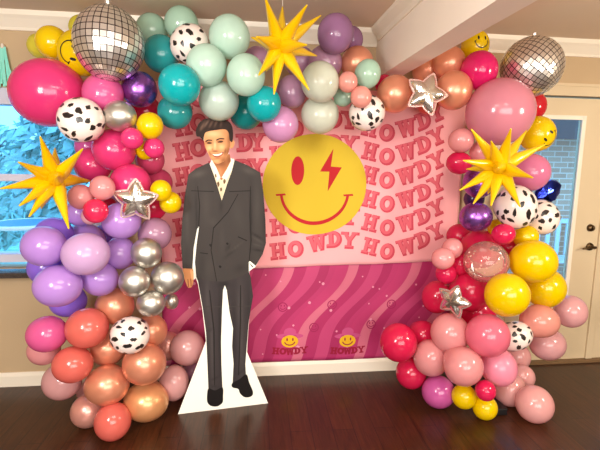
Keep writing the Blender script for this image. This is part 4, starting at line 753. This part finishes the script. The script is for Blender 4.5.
# ---------------------------------------------------------------- balloons
def balloon_bm(seg=40, rows=26, knot=True):
    """unit latex balloon, neck and knot towards +y"""
    bm = bmesh.new(); prof = []
    for j in range(rows+1):
        a = PI*j/rows                      # 0 front pole (-y) .. pi back
        y, r = -math.cos(a), math.sin(a)
        if y > .55: y += .30*((y-.55)/.45)**2.2
        prof.append((y, r))
    prof = prof[:-1]
    prof += [(1.325,.06),(1.345,.045),(1.36,.055),(1.375,.04)] if knot else []
    rings = [[bm.verts.new((max(r,.0)*math.cos(2*PI*k/seg), y, r*math.sin(2*PI*k/seg))) for k in range(seg)] for y, r in prof[1:]]
    tip = bm.verts.new((0, prof[0][0], 0)); end = bm.verts.new((0, prof[-1][0]+.004, 0))
    for k in range(seg):
        bm.faces.new((tip, rings[0][k], rings[0][(k+1)%seg])); bm.faces.new((end, rings[-1][(k+1)%seg], rings[-1][k]))
    for i in range(len(rings)-1):
        for k in range(seg):
            bm.faces.new((rings[i][k], rings[i+1][k], rings[i+1][(k+1)%seg], rings[i][(k+1)%seg]))
    return bm
PROTO = {}
def cow_bm():
    bm = balloon_bm(); r = random.Random(21); N = 46
    for i in range(N):
        y = 1-2*(i+.5)/N; a = i*2.39996+r.uniform(-.35,.35); q = math.sqrt(1-y*y)
        c = Vector((q*math.cos(a), y*.98, q*math.sin(a)))
        if c.y > .75: continue
        c.normalize(); e1 = c.orthogonal().normalized(); e2 = c.cross(e1); th = r.uniform(0, PI)
        e1, e2 = e1*math.cos(th)+e2*math.sin(th), e2*math.cos(th)-e1*math.sin(th)
        L, Wd = r.uniform(.13,.25), r.uniform(.085,.14)
        ph = [r.uniform(.65,1.3) for k in range(12)]
        vs = []
        for k in range(12):
            p = c+e1*L*ph[k]*math.cos(k*PI/6)+e2*Wd*ph[(k*5)%12]*math.sin(k*PI/6)
            p.normalize(); p *= 1.006
            if p.y > .55: p.y += .30*((p.y-.55)/.45)**2.2
            vs.append(bm.verts.new(p))
        ctr = c*1.012
        if ctr.y > .55: ctr.y += .30*((ctr.y-.55)/.45)**2.2
        cv = bm.verts.new(ctr)
        for k in range(12):
            f = bm.faces.new((cv, vs[k], vs[(k+1)%12])); f.material_index = 1
            f.normal_update()
            if f.normal.dot(c) < 0: f.normal_flip()
    return bm
def face_dir(a, b, s=1.012):
    v = Vector((a, -1, b)).normalized(); return v*s
def face_print(parent, tilt):
    """eyes and smile printed on the rubber"""
    M = Matrix.Rotation(tilt[2], 4, 'Z') @ Matrix.Rotation(tilt[0], 4, 'X') @ Matrix.Rotation(tilt[1], 4, 'Y')
    bm = bmesh.new()
    for sx in (-.27, .27):
        c = bm.verts.new(face_dir(sx, .28)); q = [bm.verts.new(face_dir(sx+.075*math.cos(t*PI/8), .28+.15*math.sin(t*PI/8))) for t in range(16)]
        for t in range(16): bm.faces.new((c, q[t], q[(t+1)%16]))
    bmesh.ops.transform(bm, matrix=M, verts=bm.verts); obj('eyes', bm, 'print_black', parent)['label'] = 'black oval eyes'
    bm = bmesh.new(); n = 24; prev = None
    for k in range(n+1):
        t = PI+.1+(PI-.2)*k/n
        a, b = bm.verts.new(face_dir(.55*math.cos(t), .1+.5*math.sin(t))), bm.verts.new(face_dir(.48*math.cos(t), .1+.43*math.sin(t)))
        if prev: bm.faces.new((prev[0], a, b, prev[1]))
        prev = (a, b)
    for sx in (-1, 1):
        v = [bm.verts.new(face_dir(*q)) for q in ((sx*.62, .05),(sx*.6, .0),(sx*.4, .1),(sx*.42, .15))]; bm.faces.new(v)
    bmesh.ops.transform(bm, matrix=M, verts=bm.verts); obj('smile', bm, 'print_black', parent)['label'] = 'black smile line'
FACES = dict(smiley1=(.15, PI/2+.3, -.25), smiley2=(-.04, .0, .0), smiley3=(.3, -PI/3, .3))
rnd = random.Random(11)
for x, y, z, rx, rz, m, label in BALLOONS:
    ry = (rx+rz)/2
    base_m = 'yellow' if m.startswith('smiley') else m
    if base_m not in PROTO:
        o = obj('balloon', cow_bm() if m == 'cow' else balloon_bm(), ['cow', 'cow_spot'] if m == 'cow' else base_m, smooth=True); PROTO[base_m] = o; first = True
    else:
        o = PROTO[base_m].copy(); COL.objects.link(o)
        for k in list(o.keys()): del o[k]
    o.location = (x, y, z); o.scale = (rx*1.045, ry, rz*1.065)
    if m == 'cow':
        o.rotation_euler = (rnd.uniform(-.5,.5), rnd.uniform(-3,3), rnd.uniform(-.5,.5))
    elif m.startswith('smiley'):
        o.rotation_euler = (0, 0, 0)
        face_print(o, FACES[m])
    else:
        o.rotation_euler = (rnd.uniform(-.35,.35), rnd.uniform(-.12,.12), rnd.uniform(-.35,.35))
    tag(o, label, 'balloon', 'latex balloons of the arch')
    if m == 'clear':
        bm = bmesh.new(); r2 = random.Random(3)
        for k in range(60):
            v = Vector((r2.gauss(0,1), r2.gauss(0,1), r2.gauss(0,1)-.5)).normalized()*.975
            q = v.orthogonal().normalized(); w2 = v.normalized().cross(q); s = r2.uniform(.035, .06)
            bm.faces.new([bm.verts.new(v+(q*math.cos(t*PI/4)+w2*math.sin(t*PI/4))*s) for t in range(8)])
        cf = obj('confetti', bm, 'confetti_pink', o); cf['kind'] = 'stuff'; cf['label'] = 'pale pink confetti flecks inside'

# ---------------------------------------------------------------- foil starbursts
def starburst(c, tips, label, girth, string):
    t = thing('starburst_balloon', label, 'foil balloon', c, 0, 'yellow foil starbursts')
    L = Vector(tips[0]).length
    extra = []
    rnd = random.Random(len(tips)*7+int(c[0]*100))
    dirs = [Vector(d).normalized() for d in tips]
    for k in range(400):                                 # fill the side turned to the wall
        v = Vector((rnd.gauss(0,1), abs(rnd.gauss(0,1))+.25, rnd.gauss(0,1))).normalized()
        if v.y > .45 and all(v.dot(q) < .55 for q in dirs+extra): extra.append(v)
        if len(extra) >= 4: break
    for d, ln in [(q, 1) for q in dirs]+[(q, .62) for q in extra]:
        bm = bmesh.new()
        tube(bm, [d*L*ln*s for s in (0, .1, .25, .45, .7, .9, .985, 1)], [girth*.5, girth*.92, girth, girth*.74, girth*.42, girth*.19, girth*.1, girth*.03], 12)
        obj('spike', bm, 'foil_yellow', t, True)
    if string:
        bm = bmesh.new(); tube(bm, [dirs[1]*L*.99, (dirs[1].x*L, dirs[1].y*L, 2.438-c[2])], .0015, 5); obj('hanging_string', bm, 'string', t)
for (c, tips), label, st in zip(BURSTS, ('yellow foil starburst in front of the window at left', 'yellow foil starburst hanging on a thread at the top of the arch', 'yellow foil starburst under the huge bubblegum pink balloon'), (0, 1, 0)):
    starburst(c, tips, label, .035, st)

# ---------------------------------------------------------------- foil stars
def star(c, R, rot, label, pts=5):
    t = thing('star_balloon', label, 'foil balloon', c, 0, 'silver foil stars'); t.rotation_euler = rot
    def outline(k, n, s=1):
        a = 2*PI*k/n+PI/2; ph = (a-PI/2)*pts/(2*PI) % 1; u = abs(ph-.5)*2      # 1 at a tip
        ri = .6; r = 1/((u*1+(1-u)*(1/ri))); r = r*(1-.05*(1-u)) ; r = min(r, .97)
        return (r*s*R*math.cos(a), r*s*R*math.sin(a))
    n = 80; bm = bmesh.new(); front = []; back = []
    levels = [1, .94, .86, .74, .6, .42, .22]
    for s in levels:
        hgt = R*.30*(1-s**2.2)**.6
        f_, b_ = [], []
        for k in range(n):
            x, z = outline(k, n, s)
            crimp = R*.012*math.sin(k*2*PI/n*17)*(s > .8)
            f_.append(bm.verts.new((x, -hgt-crimp-.0005, z))); b_.append(bm.verts.new((x, hgt+crimp+.0005, z)))
        front.append(f_); back.append(b_)
    for i in range(len(levels)-1):
        for k in range(n):
            bm.faces.new((front[i][k], front[i][(k+1)%n], front[i+1][(k+1)%n], front[i+1][k]))
            bm.faces.new((back[i][k], back[i+1][k], back[i+1][(k+1)%n], back[i][(k+1)%n]))
    c1 = bm.verts.new((0, -R*.3, 0)); c2 = bm.verts.new((0, R*.3, 0))
    for k in range(n):
        bm.faces.new((c1, front[-1][k], front[-1][(k+1)%n])); bm.faces.new((c2, back[-1][(k+1)%n], back[-1][k]))
        bm.faces.new((front[0][k], back[0][k], back[0][(k+1)%n], front[0][(k+1)%n]))
    obj('star_body', bm, 'foil_silver', t, True)
    bm = bmesh.new()
    for k in range(n):
        q = [outline(k, n, 1.10), outline(k+1, n, 1.10), outline(k+1, n, .97), outline(k, n, .97)]
        for sy in (-.0012, .0012): bm.faces.new([bm.verts.new((x, sy, z)) for x, z in (q if sy < 0 else q[::-1])])
    obj('seam_rim', bm, 'rim_pink', t)
star((-.583, -.69, 1.345), .112, (.1, .06, .1), 'silver foil star in the pink part of the arch at left')
star((.975, -.635, 1.938), .118, (-.15, .35, -.1), 'silver foil star between copper balloons under the beam')
star((1.215, -.635, .745), .105, (.1, .25, -.9), 'small silver foil star turned sideways above the lower right pink balloons')

# ---------------------------------------------------------------- mirror ball balloons
def disco(c, R, rot, nlat, nlon, label, string):
    t = thing('disco_ball_balloon', label, 'foil balloon', c, 0, 'disco ball balloons')
    Mx = Matrix.Rotation(rot[2], 3, 'Z') @ Matrix.Rotation(rot[0], 3, 'X') @ Matrix.Rotation(rot[1], 3, 'Y')
    rnd = random.Random(nlat)
    def P(la, lo, r): return Mx @ Vector((r*math.cos(la)*math.cos(lo), r*math.cos(la)*math.sin(lo), r*math.sin(la)))
    bm = bmesh.new(); bmesh.ops.create_uvsphere(bm, u_segments=48, v_segments=32, radius=R*.992)
    obj('ball', bm, 'disco_line', t, True)
    bm = bmesh.new(); g = .07
    for i in range(nlat):
        la0, la1 = -PI/2+PI*(i+g)/nlat, -PI/2+PI*(i+1-g)/nlat
        n = nlon
        for j in range(n):
            lo0, lo1 = 2*PI*(j+g)/n, 2*PI*(j+1-g)/n
            v = [P(la0,lo0,R), P(la0,lo1,R), P(la1,lo1,R), P(la1,lo0,R)]
            mid = sum(v, Vector())/4; k = mid.normalized()
            tw = Vector((rnd.gauss(0,1), rnd.gauss(0,1), rnd.gauss(0,1)))*.0016
            ax = (v[1]-v[0]).normalized(); ay = (v[3]-v[0]).normalized(); q1, q2 = rnd.gauss(0,.025), rnd.gauss(0,.025)
            v = [p+k*(q1*(p-mid).dot(ax)+q2*(p-mid).dot(ay)) for p in v]
            bm.faces.new([bm.verts.new(p) for p in v])
    obj('mirror_tiles', bm, 'disco_tile', t)
    top = Vector((0,0,R))
    bm = bmesh.new(); tube(bm, [top*.97, top*1.03, top*1.09, top*1.13], [.016,.011,.014,.010], 8); obj('filling_tab', bm, 'disco_tile', t)
    if string:
        bm = bmesh.new(); tube(bm, [top*1.12, (0,0,(2.439-c[2])/1.08)], .0018, 5); obj('hanging_string', bm, 'string', t)
    return t
mat('disco_line', srgb(48,34,30), .4, .3); mat('disco_tile', srgb(238,232,226), .3, .9)
disco((-.692, -.64, 2.128), .168, (-.12, .05, .05), 18, 32, 'hanging disco ball balloon at the upper left of the arch', True).scale = (1, 1, 1.08)
disco((1.693, -.47, 2.142), .176, (-.75, -.55, .3), 20, 34, 'disco ball balloon above the huge bubblegum pink balloon at right', False)

# small foil pieces
bm = bmesh.new()
bmesh.ops.create_icosphere(bm, subdivisions=3, radius=1)
for v in bm.verts:
    v.co = Vector((v.co.x*.075, v.co.y*.04, v.co.z*.095))
    v.co.x += .06*(v.co.z)*4; s = 1+.14*math.sin(v.co.x*90)*math.sin(v.co.z*70); v.co *= s
t = obj('foil_balloon', bm, 'foil_blue', None, True, (2.0, -.30, 1.375)); t.rotation_euler = (0, .35, 0)
tag(t, 'crumpled blue foil balloon in front of the door glass', 'foil balloon')
t = thing('foil_tassel', 'aqua foil tassel hanging on the wall above the window, far left', 'tassel', (-1.50, -.03, 2.23))
bm = bmesh.new(); rnd = random.Random(2)
for k in range(16):
    x0 = rnd.uniform(-.012,.012); x1 = -.085+.15*k/15; y1 = rnd.uniform(-.03,.0); ln = rnd.uniform(.2,.27); w_ = .007
    pts = [(x0, 0, 0), (x0+(x1-x0)*.5, y1*.6, -ln*.5), (x1, y1, -ln)]
    for a, b in zip(pts, pts[1:]):
        for sg in (1, -1):
            q = [bm.verts.new((a[0]-w_, a[1]+sg*.0004, a[2])), bm.verts.new((a[0]+w_, a[1]+sg*.0004, a[2])), bm.verts.new((b[0]+w_, b[1]+sg*.0004, b[2])), bm.verts.new((b[0]-w_, b[1]+sg*.0004, b[2]))]
            bm.faces.new(q if sg < 0 else q[::-1])
obj('strips', bm, 'foil_aqua', t)
bm = bmesh.new(); tube(bm, [(0,.028,.0), (0,0,.012), (0,-.004,-.01)], .008, 8); obj('loop', bm, 'string', t)

# ---------------------------------------------------------------- arch stand (its foot shows at the lower right)
def stand(x, y0, y1, pole, label):
    t = thing('balloon_stand', label, 'stand', (x, 0, 0), 0, 'feet of the balloon arch')
    obj('foot', boxbm(-.035, .035, y0, y1, 0, .045, bev=.006), 'rubber_black', t)
    bm = bmesh.new(); tube(bm, [(0, y1-.03, .04)]+[(dx, dy, dz) for dx, dy, dz in pole], .009, 8); obj('pole', bm, 'rubber_black', t, True)
stand(1.575, -.66, -.10, [(0,-.09,.6), (.02,-.08,1.2), (.02,-.08,1.9)], 'black foot of the arch stand showing between the low yellow pair and lowest right balloon')

# ---------------------------------------------------------------- cardboard standee
st = thing('cardboard_standee', 'life-size cardboard standee of a smiling person in a dark suit, before the banners', 'standee', (-.16, -.417, 0), math.atan2(.1275, .9918))
def smooth_loop(pts, n=5):
    out = []
    N = len(pts)
    for i in range(N):
        p0, p1, p2, p3 = pts[i-1], pts[i], pts[(i+1)%N], pts[(i+2)%N]
        for k in range(n):
            t = k/n
            f = lambda a, b, c, d: .5*((2*b)+(-a+c)*t+(2*a-5*b+4*c-d)*t*t+(-a+3*b-3*c+d)*t**3)
            out.append((f(p0[0],p1[0],p2[0],p3[0]), f(p0[1],p1[1],p2[1],p3[1])))
    return out
def fill(bm, vs, flip=False):
    for t in tessellate_polygon([[v.co for v in vs]]):
        f = bm.faces.new([vs[i] for i in t]); f.normal_update()
        if (f.normal.y > 0) != flip: f.normal_flip()
def print_bm(keys, layer):
    bm = bmesh.new()
    for k in keys:
        sm, pts = STANDEE[k]
        if sm: pts = smooth_loop(pts)
        ar = sum(a[0]*b[1]-b[0]*a[1] for a, b in zip(pts, pts[1:]+pts[:1]))
        if ar < 0: pts = pts[::-1]
        fill(bm, [bm.verts.new((u, -.003-.0006*layer, z)) for u, z in pts])
    return bm
bm = bmesh.new(); pts = STANDEE['board'][1]
zmin = min(z for u, z in pts)
pts = [(u, 0 if z < .03 else z) for u, z in pts]
if sum(a[0]*b[1]-b[0]*a[1] for a, b in zip(pts, pts[1:]+pts[:1])) < 0: pts = pts[::-1]
fr = [bm.verts.new((u, -.003, z)) for u, z in pts]; bk = [bm.verts.new((u, .003, z)) for u, z in pts]
fill(bm, fr); fill(bm, bk, True)
for i in range(len(fr)): bm.faces.new((fr[i], bk[i], bk[(i+1)%len(fr)], fr[(i+1)%len(fr)]))
obj('board', bm, 'ink_board', st)['label'] = 'white cardboard backing and base'
bm = bmesh.new()
v = [bm.verts.new(c) for c in ((-.05,.004,.75),(.08,.004,.75),(.1,.22,0),(-.05,.22,0))]; w4 = [bm.verts.new((c.co.x, c.co.y+.004, c.co.z)) for c in v]
bm.faces.new(v); bm.faces.new(w4[::-1])
for i in range(4): bm.faces.new((v[i], w4[i], w4[(i+1)%4], v[(i+1)%4]))
obj('easel_back', bm, 'cardboard', st)
def photo_print(name, key, layer, base, blobs, step, label=None):
    """the printed photograph: a flat area whose ink colour varies softly"""
    bm = print_bm([key], layer)
    for it in range(7):
        es = [e for e in bm.edges if e.calc_length() > step]
        if not es: break
        bmesh.ops.subdivide_edges(bm, edges=es, cuts=1); bmesh.ops.triangulate(bm, faces=bm.faces[:])
    ly = bm.verts.layers.float_color.new('ink')
    for v in bm.verts:
        c = Vector(srgb(*base)[:3])
        for u, z, ru, rz, an, col, st_ in blobs:
            dx, dz = v.co.x-u, v.co.z-z; ca, sa = math.cos(an), math.sin(an)
            q = ((dx*ca+dz*sa)/ru)**2+((-dx*sa+dz*ca)/rz)**2
            if q < 9: c = c.lerp(Vector(srgb(*col)[:3]), st_*math.exp(-q))
        v[ly] = (c.x, c.y, c.z, 1)
    o = obj(name, bm, 'ink_photo', st)
    if label: o['label'] = label
    return o
m = mat('ink_photo', (1,1,1,1), .6, 0, .15); nd = m.node_tree.nodes.new('ShaderNodeAttribute'); nd.attribute_name = 'ink'
m.node_tree.links.new(nd.outputs['Color'], m.node_tree.nodes['Principled BSDF'].inputs['Base Color'])
def pr(name, layers, label=None):
    """one printed area: root part plus details as sub-parts"""
    root = None
    for lay, keys, m, nm in layers:
        o = obj(nm if root else name, print_bm(keys, lay), m, root or st)
        if root is None:
            root = o
            if label: o['label'] = label
pr('hand', [(1,['hand'],'ink_skin',''), (2,['thumb'],'ink_skin_light','thumb'), (3,['finger1','finger2'],'ink_skin_shade','finger_lines')], 'printed hand')
def extra(o, name, keys, m, lay): obj(name, print_bm(keys, lay), m, o)
o = photo_print('trousers', 'trousers', 1, (58,52,53), BLOBS['trousers'], .02, 'printed dark grey trousers')
extra(o, 'pressed_crease', ['trouser_crease_l','trouser_crease_r'], 'ink_suit_line', 3); extra(o, 'board_fold', ['trouser_fold','trouser_fold2'], 'ink_lapel', 3)
pr('boot', [(4,['shoe_l'],'ink_boot','')], 'printed black boot'); pr('boot', [(4,['shoe_r'],'ink_boot','')], 'printed black boot')
o = photo_print('shirt', 'shirt', 3, (232,216,184), BLOBS['shirt'], .008, 'printed cream shirt with dark flecks')
extra(o, 'collar', ['collar_left'], 'ink_collar', 4); extra(o, 'collar', ['collar_right'], 'ink_collar', 4); extra(o, 'shirt_pattern', ['spot1','spot2','spot3','spot4'], 'ink_pattern', 5)
photo_print('neck', 'neck', 3.5, (178,112,70), BLOBS['neck'], .006)
o = photo_print('jacket', 'jacket', 6, (62,57,55), BLOBS['jacket'], .014, 'printed dark grey double-breasted jacket')
extra(o, 'seam_lines', ['lapel_edge','front_edge','sleeve_line_l','sleeve_line_r','yoke_line','yoke_line2','pocket_l','pocket_r'], 'ink_suit_line', 8)
for k in ('button1','button2','button3'): extra(o, 'button', [k], 'ink_suit_line', 9)
pr('cuff', [(7.5,['cuff'],'ink_board','')], 'white shirt cuff at the pocket')
pr('ear', [(4,['ear'],'ink_skin','')])
o = photo_print('face', 'face', 5, (216,150,100), BLOBS['face'], .0035, 'printed smiling face')
extra(o, 'eyebrows', ['brow_l','brow_r'], 'ink_hair', 8); extra(o, 'eyes', ['eye_l','eye_r'], 'ink_ink', 8); extra(o, 'mouth', ['mouth'], 'ink_lip', 8); extra(o, 'teeth', ['teeth'], 'ink_teeth', 9)
photo_print('hair', 'hair', 10, (48,33,28), BLOBS['hair'], .005, 'printed brown swept-back hair')
